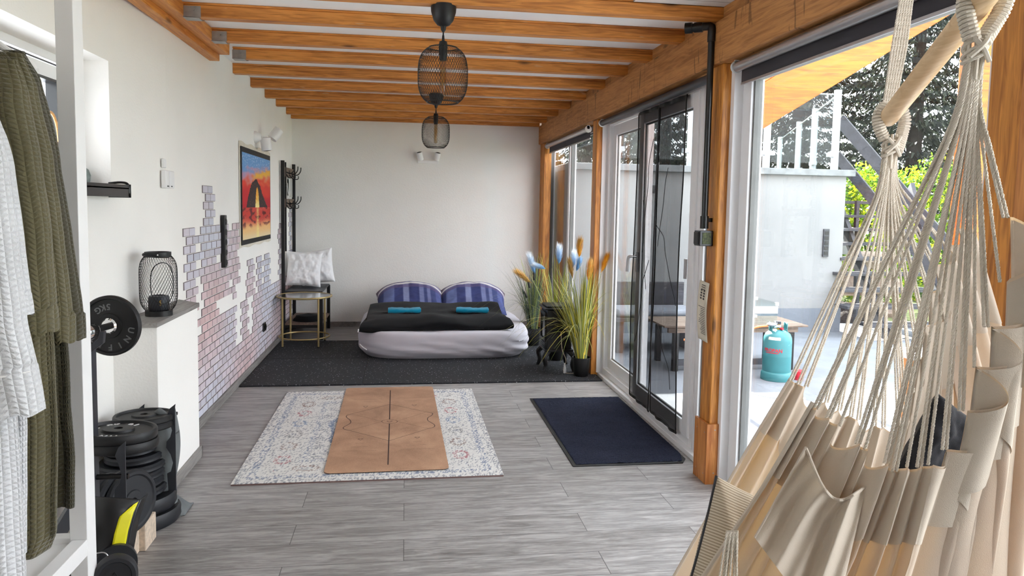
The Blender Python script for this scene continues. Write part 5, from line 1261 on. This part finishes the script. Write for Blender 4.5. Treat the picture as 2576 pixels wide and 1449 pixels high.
b = MB(); b.tube([HK+Vector((.018*cos(a), 0, .018*sin(a)-.006)) for a in [2*pi*k/20 for k in range(21)]], .004, 8); b.tube([HK+Vector((0, 0, .012)), Vector((HK.x, HK.y, ZC-.002))], .006, 8); b.build('ceiling_hook', M['zinc'], hm)
# pocket on the near side
def pocket(u, v):
    tl, tr_ = (2026, 1126), (2180, 1222); bl, br = (1898, 1352), (2090, 1610)
    x = (tl[0]*(1-u)+tr_[0]*u)*(1-v)+(bl[0]*(1-u)+br[0]*u)*v; y = (tl[1]*(1-u)+tr_[1]*u)*(1-v)+(bl[1]*(1-u)+br[1]*u)*v
    sag = sin(pi*u)**1.1*(1-v)**3; y += 78*sag; x -= 8*sag
    return deep(x, y, 1.272+.05*v*0-.028*sag+.010*sin(u*14)*(1-.4*v)+.006*sin(u*29+v*3))
b = MB(); b.grid(pocket, 60, 40); b.build('side_pocket', M['canvas2'], hm, ang=0)
b = MB(); b.tube([pocket(k/40, .0)+FWV*-.001 for k in range(41)], .0028, 6); b.tube([pocket(.0, k/20)+FWV*-.001 for k in range(21)], .0022, 6); b.build('pocket_seam', M['canvas2'], hm)
b = MB()
K2 = deep(1842, 1335, 1.27)
for k in range(11):
    e = deep(1792+k*6.5, 1560, 1.27+.01*(k % 3)); a = K2 + RTV*(k-5)*.0018; twisted(b, [a, a.lerp(e, .5)+RTV*.004*sin(k), e], .0022, .012, 2, 5)
b.build('fringe_tassel', M['cord'], hm)
# cushions lying in the hammock
def striped():
    t = NT('beige_striped_canvas'); co = t.coord('UV'); w = t.n('ShaderNodeTexWave'); w.inputs['Scale'].default_value = 20; w.bands_direction = 'Y'; w.inputs['Distortion'].default_value = .3; t.l(co, w.inputs['Vector'])
    t.base(t.ramp(w.outputs['Fac'], [(.3, C(164, 150, 130)), (.7, C(206, 194, 174))])); t.set(.95, 0, .1); t.bump(w.outputs['Fac'], .3, .002); return t.m
M['striped'] = striped()
pc = deep(1868, 1462, 1.50)
t = thing('striped_cushion', 'beige finely striped cushion poking out of the lower front of the hammock', 'cushion', tuple(pc-Vector((0, 0, .15))))
CAMB = Matrix((RTV, UPV, -FWV)).transposed().to_4x4()
T = Matrix.Translation(pc) @ CAMB @ RZ(-.36) @ RX(-.25)
b = cushion(None, .22, .36, .11, T, M['striped'], t, 'cushion_cover', .06, None, .012, 4)
b = MB(); b.tube([T @ Vector((-.11*(1-.06*(1-Y*Y)), Y*.18, .002)) for Y in [k/12-1 for k in range(25)]], .003, 6); b.build('zip_seam', M['graphite'], t)
pc = deep(2372, 1140, 1.52)
t = thing('black_cushion', 'black cushion lying inside the hammock chair', 'cushion', tuple(pc-Vector((0, 0, .15))))
T = Matrix.Translation(pc) @ RX(math.radians(80)) @ RZ(-.6)
cushion(None, .15, .20, .07, T, M['cush_b'], t, 'cushion_cover', .06, None, .006, 6)

# ---------------------------------------------------------------- clothes rack with bath robes
RY_ = 2.15; pr = at(160, 600, 'y', RY_); RX0, RX1 = at(150, 500, 'y', RY_).x, at(190, 500, 'y', RY_).x; RX1 = RX0+.046; zt = at(205, 1368, 'y', RY_).z
t = thing('clothes_rack', 'white clothes rack with square posts and a bottom tray, robes hanging on it', 'clothes rack', (-1.05, 1.5, 0))
for (x, y) in ((RX0, RY_), (-1.26, RY_), (RX0, .75), (-1.26, .75)):
    b = MB(); b.box(x, x+.046, y, y+.06, 0, 2.06); b.build('post', M['white'], t, smooth=False, bevel=.002)
b = MB(); b.box(-1.214, RX0, RY_+.012, RY_+.05, zt-.03, zt+.012); b.box(-1.214, RX0, .76, .80, zt-.03, zt+.012); b.box(RX0+.006, RX0+.046, .81, RY_, zt-.035, zt+.012); b.box(-1.26, -1.225, .81, RY_, zt-.035, zt+.012); b.build('tray_rim', M['white'], t, smooth=False, bevel=.002)
b = MB(); b.box(-1.225, RX0+.006, .80, RY_+.012, zt-.02, zt-.004); b.build('tray_board', M['white'], t, smooth=False)
b = MB(); b.tube([(-1.04, .78, 2.0), (-1.04, RY_+.03, 2.0)], .014, 14); b.box(-1.214, RX0, RY_+.015, RY_+.045, 1.985, 2.03); b.box(-1.214, RX0, .765, .795, 1.985, 2.03); b.build('hanging_rail', M['white'], t, bevel=.002)
def prof(levels, py):
    for a, e in zip(levels, levels[1:]):
        if a[0] <= py <= e[0]:
            f = (py-a[0])/(e[0]-a[0]); f = f*f*(3-2*f)*.4+f*.6; return [a[i]+(e[i]-a[i])*f for i in (1, 2)]
    return [levels[-1][1], levels[-1][2]] if py > levels[-1][0] else [levels[0][1], levels[0][2]]
def garment(name, par, y, levels, thick, mat, nf=3, fa=.012, seed=0, xclamp=-1.26, cap=True, label=None, close=None, n=72, nv=90):
    b = MB(); p0, p1 = levels[0][0], levels[-1][0]; zs = []
    def fn(u, v):
        py = p0+(p1-p0)*v; l_, r_ = prof(levels, py); A_, E_ = at(l_, py, 'y', y), at(r_, py, 'y', y); xl, xr = max(xclamp, A_.x), E_.x; z = A_.z*.0+E_.z
        q = 2*pi*u; hx = (xr-xl)/2; cx = (xl+xr)/2; th = thick*min(1, .35+v*4)
        x = cx+hx*cos(q); k = cos(q)
        f = fa*(.35+.65*v)*(sin(k*nf*pi*hx/.12+seed+1.2*v)+.5*sin(k*nf*2.3*pi*hx/.12+seed*2-v*2)) + .006*fbm(x*14, z*5, seed)
        return Vector((x, y+th*sin(q)*(1+.0*v)+f, z+.004*sin(k*9+seed)*v))
    W_ = abs(fn(0, .8).x-fn(.5, .8).x); H_ = abs(fn(0, 0).z-fn(0, 1).z)
    b.grid(fn, n, nv, closeu=False); b.uv = [(u_*W_*2.1, v_*H_) for (u_, v_) in b.uv]
    if cap:
        o = len(b.v); c_ = sum((fn(k/n, 0) for k in range(n)), Vector())/n; b.grid(lambda u, v: c_.lerp(fn(u, 0), v), n, 3)
    return b.build(name, mat, par, ang=0, label=label)
robes = [
 # label, y, material, body levels, sleeve levels, cuff py, group
 ('front white waffle bath robe on the clothes rack', 1.50, 'robe_w', [(330, -200, -30), (700, -200, 0), (1100, -200, 40), (1500, -200, 56)], [(290, -130, -10), (420, -120, 18), (600, -90, 38), (800, -70, 62), (930, -60, 88), (1030, -40, 105)], 900, None),
 ('second white waffle bath robe, between the front white and the olive ones', 1.62, 'robe_w', [(250, -160, -25), (500, -160, 20), (1000, -160, 70), (1380, -160, 73)], [(250, -110, -16), (420, -100, 30), (620, -60, 56), (792, -50, 73)], 730, None),
 ('olive waffle bath robe next to the white robes', 1.74, 'robe_g', [(130, -160, 10), (170, -160, 50), (300, -160, 85), (700, -160, 128), (1100, -160, 141), (1340, -160, 140), (1388, -150, 120)], [(150, -40, 40), (230, -10, 66), (400, 20, 96), (600, 50, 122), (760, 66, 134), (832, 70, 136)], 765, 'robe_g'),
 ('second olive waffle bath robe on the clothes rack', 1.85, 'robe_g', [(128, -160, 20), (170, -160, 66), (300, -160, 100), (700, -160, 120), (1100, -160, 125), (1330, -160, 118)], [(135, -20, 58), (220, 20, 92), (400, 60, 130), (600, 90, 158), (780, 112, 182), (852, 124, 187)], 782, 'robe_g'),
 ('dark olive waffle bath robe, last one before the white post', 1.97, 'robe_d', [(118, -160, 10), (160, -160, 70), (300, -160, 118), (700, -160, 160), (1000, -160, 178), (1150, -160, 190), (1272, -160, 188)], [(130, 0, 64), (200, 40, 102), (400, 90, 148), (600, 120, 180), (780, 150, 206), (845, 160, 209)], 782, 'robe_d')]
for k, (lab, y, m_, body, slv, cuff, g) in enumerate(robes):
    t = thing('bath_robe', lab, 'bath robe', (-1.04, y, .6), 'bath robes on the clothes rack')
    garment('robe_body', t, y+.03, body, .035, M[m_], 3, .011, k*2.1)
    garment('sleeve', t, y, slv, .042, M[m_], 2, .006, k*1.3+4)
    c0, c1 = prof(slv, cuff), prof(slv, slv[-1][0])
    garment('cuff', t, y, [(cuff, c0[0]-3, c0[1]+3), (slv[-1][0]+4, c1[0]-3, c1[1]+3)], .048, M[m_], 2, .006, k*1.3+4, cap=False)
    if k == 0:
        b = MB(); p = [at(c0[0]+(c0[1]-c0[0])*q/20, 942-12*q/20, 'y', y) for q in range(21)]; b.tube([v+Vector((0, -.052*sin(pi*(.08+.9*i/20))**.5, 0)) for i, v in enumerate(p)], .0022, 5); b.build('cuff_piping', M['piping'], t)
    h = thing('coat_hanger', 'white coat hanger carrying the '+lab.split(' on the')[0].split(',')[0], 'hanger', (-1.04, y, 1.8), 'white coat hangers on the rack')
    tip = at(slv[0][2]+ (26 if k == 4 else -30), slv[0][0]+(50 if k == 4 else 30), 'y', y+.01)
    b = MB(); b.tube(bez([(-1.24, y+.01, tip.z), (-1.14, y+.01, tip.z+.06), (-1.04, y+.01, tip.z+.10), ((tip.x-1.04)/2, y+.01, tip.z+.055), tuple(tip)], 20), [.008]*17+[.011, .014, .016, .010], 10); b.build('hanger_arm', M['white'], h)
    b = MB(); b.tube(bez([(-1.04, y+.01, tip.z+.10), (-1.04, y+.01, 1.96), (-1.065, y+.01, 2.0), (-1.04, y+.01, 2.019), (-1.016, y+.01, 2.005)], 20), .0025, 6); b.build('hook', M['chrome'], h)

# ---------------------------------------------------------------- weight training corner
def plate(name, lab, R_, th, T, mat='iron', cast=True, group='weight plates', hole=.016, txt=None, tm='letter_w', tsz=.028, ring_w=None):
    c = T.translation; t = thing(name, lab, 'weight plate', tuple(c-Vector((0, 0, R_*.0))), group)
    h = th/2; rw = ring_w or R_*.13
    half = [(hole, -h), (R_*.40, -h), (R_*.42, -h*.55), (R_-rw, -h*.45), (R_-rw*.8, -h), (R_-.004, -h), (R_, -h*.6), (R_, h*.6), (R_-.004, h), (R_-rw*.8, h), (R_-rw, h*.45), (R_*.42, h*.55), (R_*.40, h), (hole, h), (hole, -h)] if cast else \
           [(hole, -h), (R_*.35, -h), (R_*.38, -h*.7), (R_*.8, -h*.7), (R_*.85, -h), (R_-.008, -h), (R_, -h*.5), (R_-.002, 0), (R_, h*.5), (R_-.008, h), (R_*.85, h), (R_*.8, h*.7), (R_*.38, h*.7), (R_*.35, h), (hole, h), (hole, -h)]
    b = MB(); b.lathe(half, T, 56, cap=False); b.build('disc', M[mat], t)
    if txt:
        for (s_, q0, dq, rr, up_) in txt:
            b = MB()
            for i, ch in enumerate(s_):
                if ch == ' ': continue
                q = q0+dq*i; A_ = T @ TR(rr*cos(q), rr*sin(q), h*.5) @ RZ(q-pi/2 if up_ else q+pi/2); text_into(b, ch, tsz, A_, 0, .0018)
            b.build('lettering', M[tm], t, smooth=False)
    return t
# barbell resting on the dark upright
BC = Vector((-1.085, 2.9, .962)); bn_ = Vector((-.16, -1, 0)).normalized()
def facing(c, n, roll=0):
    z = Vector(n).normalized(); x = Vector((0, 0, 1)).cross(z).normalized(); y = z.cross(x)
    m_ = Matrix((x, y, z)).transposed().to_4x4(); m_.translation = c; return m_ @ RZ(roll)
TB = facing(BC, bn_)
plate('weight_plate', 'black 5 kg iron plate standing upright on the barbell', .113, .024, TB, txt=[('UNIFIT', -.18, -.46, .080, True), ('5KG', 1.62, .30, .072, False)], tm='letter_g', tsz=.032)
t = thing('barbell', 'chrome barbell bar end sticking out through the upright 5 kg plate', 'barbell', tuple(BC))
b = MB(); b.tube([BC-bn_*.06, BC+bn_*.30], .0125, 16); b.build('bar', M['black'], t)
b = MB(); b.tube([BC+bn_*.0, BC+bn_*.014, BC+bn_*.02], [.030, .030, .024], 24); b.build('collar', M['chrome'], t)
b = MB(); b.tube([BC+bn_*.10, BC+bn_*.115, BC+bn_*.19, BC+bn_*.2], [.02, .027, .027, .02], 24); b.build('grip', M['chrome'], t)
t = thing('bench_upright', 'dark steel upright of the weight bench with hook holding the barbell', 'weight bench', (-1.10, 2.72, 0))
ux = at(241, 1100, 'y', 2.72).x
b = MB(); b.box(ux-.055, ux, 2.70, 2.745, 0, .905); b.build('upright_tube', M['graphite'], t, smooth=False, bevel=.003)
b = MB(); b.poly([(-.055, 0), (0, 0), (.045, .035), (.05, .075), (.035, .075), (.028, .05), (-.01, .018), (-.055, .018)], .02, TR(ux, 2.705, .90) @ RX(pi/2)); b.build('bar_hook', M['graphite'], t, smooth=False, bevel=.002)
b = MB(); b.box(-1.26, ux+.02, 2.69, 2.755, 0, .035); b.build('foot_bar', M['graphite'], t, smooth=False, bevel=.003)
b = MB(); b.tube([(ux-.03, 2.4, .32), (ux-.03, 2.70, .42)], .028, 4, flat=1); b.tube([(-1.22, 2.45, .10), (ux-.03, 2.30, .42)], .028, 4); b.build('diagonal_brace', M['graphite'], t, smooth=False)
# plate rack with notched arms
t = thing('plate_rack', 'graphite steel rack with notched arms holding the weight plates', 'rack', (-1.06, 3.1, 0))
def arm(x, y, z0, z1, ry=0, sc=1):
    b = MB(); H = z1-z0; pts = [(0, 0), (.034, 0), (.034, H*.96), (.036, H), (.012, H-.02), (.0, H-.05), (.012, H-.085), (.020, H-.12), (.012, H-.15), (-.004, H-.17), (-.006, H*.5), (.012, H*.42), (.022, H*.32), (.012, H*.22), (-.004, H*.2)]
    b.poly(pts, .006, TR(x, y, z0) @ RZ(ry) @ RX(pi/2)); b.build('notched_arm', M['graphite'], t, smooth=False, bevel=.001)
FA = at(305, 1110, 'y', 2.68); arm(FA.x-.02, 2.68, .02, FA.z)
FB = at(418, 1016, 'y', 3.545); FB = at(418, 1016, 'y', 3.40); arm(FB.x+.004, 3.40, .135, FB.z)
FD = at(352, 1016, 'y', 3.57); arm(FD.x-.015, 3.57, .0, FD.z)
FC = at(250, 1030, 'y', 3.2); arm(-1.32, 3.2, .0, FC.z)
b = MB(); b.box(-1.31, -1.05, 3.547, 3.570, .0, .02); b.box(-1.31, -1.29, 2.70, 3.547, .0, .02); b.box(-1.29, FA.x+.01, 2.675, 2.69, .0, .02); b.build('base_frame', M['graphite'], t, smooth=False)
b = MB(); b.tube([(-1.20, 2.72, .45), (-.97, 2.72, .45)], .01, 8); b.build('cross_rod', M['black'], t)
b = MB(); b.tube([(-1.27, 3.56, .44), (-1.05, 3.56, .44)], .008, 8); b.build('cross_rod', M['black'], t)
b = MB(); p = at(400, 1306, 'z', 0); b.box(p.x-.04, p.x+.06, p.y-.03, p.y+.01, 0, .008); b.box(p.x-.06, p.x-.05, p.y-.03, p.y+.01, 0, .09); b.build('foot_plate', M['graphite'], t, smooth=False, bevel=.002)
# plates lying on top
P1 = at(297, 1080, 'y', 2.82)
for k in range(2):
    T = TR(P1.x+.004*k, 2.82, P1.z-.012-.036*k) @ RX(math.radians(-3)) @ RY(math.radians(2))
    plate('weight_plate', ['big 10 kg iron plate lying on top of the front stack', 'big iron plate lying right under the 10 kg plate'][k], .132, .034, T, txt=[('UNIFIT', pi*1.38+.55, -.40, .092, False), ('10 KG', 1.15, .27, .086, True)] if k == 0 else None, tsz=.034)
P2 = at(350, 1046, 'y', 3.40)
for k in range(2):
    T = TR(P2.x+.02, 3.40, P2.z-.006-.029*k) @ RX(math.radians(-2))
    plate('weight_plate', ['medium iron plate on top of the rear stack', 'medium iron plate second in the rear stack'][k], .124, .028, T)
# tower of rubber plates on the floor
TW = at(445, 1265, 'y', 3.40); cx_ = TW.x-.166; z = .0
for (k, (R_, th, dx, lab)) in enumerate(((.178, .062, 0, 'thick rubber plate at the very bottom of the plate tower'), (.163, .062, -.002, 'thick rubber plate second from the bottom of the tower'), (.140, .036, -.02, 'medium rubber plate third from the bottom of the tower'),
        (.135, .034, -.025, 'rubber plate in the middle of the tower, fourth from the floor'), (.137, .034, -.022, 'rubber plate fifth from the floor in the tower'), (.138, .034, -.02, 'rubber plate sixth from the floor in the tower'), (.118, .034, -.012, 'small rubber plate near the top of the tower'), (.108, .03, -.025, 'smallest rubber plate topping the tower'))):
    plate('weight_plate', lab, R_, th, TR(cx_+dx, 3.40, z+th/2+.002), 'rubber', False); z += th+.003
# rubber plates standing on edge
for k in range(4):
    c = Vector((-1.175+.036*k, 2.965+.015*k, .242)); plate('weight_plate', ['rubber plate on edge, leftmost of the upright row', 'rubber plate on edge, second of the upright row', 'rubber plate on edge, third of the upright row', 'rubber plate on edge, rightmost of the upright row'][k],   .125, .032, facing(c, (.93, -.42, .06)), 'rubber', False)
# padded bench end with neon stripe
t = thing('bench_pad', 'curved black bench pad with neon yellow stripe along its edge', 'bench pad', (-1.0, 2.3, 0))
def padpt(u, v):
    l_ = (215, 215); ex = [(352, 1257), (340, 1285), (327, 1330), (316, 1390), (307, 1450), (300, 1560)]
    q = v*(len(ex)-1); i = min(len(ex)-2, int(q)); f = q-i; rx_, ry_ = ex[i][0]*(1-f)+ex[i+1][0]*f, ex[i][1]*(1-f)+ex[i+1][1]*f
    x = 215+(rx_-215)*u; y = ry_-8*(1-u)*(1-v); return at(x, y, 'y', 2.42+.10*(v**.7)*0+.25*(1-v)**2*.3-.03*sin(pi*u))
b = MB(); b.grid(padpt, 24, 30); b.build('vinyl_pad', M['vinyl'], t, ang=0, thick=.012)
b = MB(); b.grid(lambda u, v: padpt(1, v)+Vector((0, -.016-.022*(1-u), 0))+Vector((-.034*min(1, .15+v*4)*(1-u), 0, 0)), 6, 30); b.build('neon_stripe', M['yellow'], t, ang=0, thick=.002)
b = MB(); b.grid(lambda u, v: padpt(1, v)+Vector((.008*u, .05*u, 0)), 4, 30); b.build('pad_side', M['vinyl'], t, ang=0, thick=.004)
b = MB(); b.box(-1.12, -1.06, 2.45, 2.50, 0, .25); b.build('pad_leg', M['graphite'], t, smooth=False)
dc = at(290, 1450, 'y', 2.22); t = thing('dumbbell', 'black rubber dumbbell head at the bottom edge in front of the bench pad', 'dumbbell', tuple(dc))
T = facing(dc, (.35, -1, .25))
b = MB(); b.lathe([(0, -.035), (.052, -.035), (.060, -.028), (.060, .015), (.054, .024), (.044, .024), (.042, .02), (.0, .02)], T, 44); b.build('weight_head', M['rubber'], t)
b = MB(); b.lathe([(.030, .0205), (.031, .022), (.029, .022)], T, 36, cap=False); b.tube([T@Vector((-.014, -.012, .022)), T@Vector((0, .016, .022)), T@Vector((.014, -.012, .022))], .0018, 5); b.build('embossed_ring', M['rubber'], t)
b = MB(); b.tube([T@Vector((0, 0, -.03)), T@Vector((0, 0, -.16))], .016, 12); b.build('handle', M['chrome'], t)
b = MB(); b.lathe([(0, -.05), (.060, -.045), (.060, .0), (0, .0)], T @ TR(0, 0, -.16), 32); b.build('weight_head', M['rubber'], t)
b = MB(); p = at(262, 1400, 'y', 2.3); b.tube(bez([(p.x-.03, 2.3, p.z+.01), (p.x, 2.3, p.z+.012), (p.x+.012, 2.3, p.z-.005), (p.x+.005, 2.3, p.z-.03), (p.x-.02, 2.3, p.z-.05), (p.x-.02, 2.3, .02)], 20), .002, 6)
b.build('wire_clip', M['alu'], label='bent steel wire clip above the dumbbell', cat='clip')
for k, (px, py, lab) in enumerate(((367, 1387, 'rear pale cork block on the floor beside the bench pad'), (323, 1421, 'front pale cork block on the floor beside the bench pad'))):
    p = at(px, py, 'z', 0) if k == 0 else at(322, 1425, 'z', 0); b = MB(); b.box(p.x-.20, p.x, p.y, p.y+[.13, .17][k], 0, .114); b.build('cork_block', M['beige'], smooth=False, bevel=.004, label=lab, cat='block', group='cork blocks')
# grey rolled mat leaning behind the rack
t = thing('grey_rolled_mat', 'limp grey rubbery mat slumped against the ledge behind the rack', 'mat', (-1.05, 3.5, 0))
b = MB(); f0 = at(478, 1279, 'z', 0)
def gm(u, v):
    z = .47*(1-v); fl = sm(.70, 1, v); q = -2.2+2.9*u; R_ = .055+.02*sin(v*5)+.03*fl; cx, cy = -1.085+.0*fl, 3.47-.05*fl
    return Vector((min(-1.02+.06*fl, cx+R_*cos(q)*.9+.02*fl), cy+R_*sin(q)*.9, z+.03*sin(u*7)*(1-v)*(v < .2)+.004))
b.grid(gm, 40, 40); b.build('mat_sheet', M['felt'], t, ang=0, thick=.005)
b = MB(); b.grid(lambda u, v: Vector((-1.06+(f0.x+1.06)*u, 3.40+.14*v-.0*u+(f0.y-3.45)*u*.5, .003+.10*sin(pi*v)*(1-u)**.8)), 20, 16); b.build('mat_fold', M['felt'], t, ang=0, thick=.005)
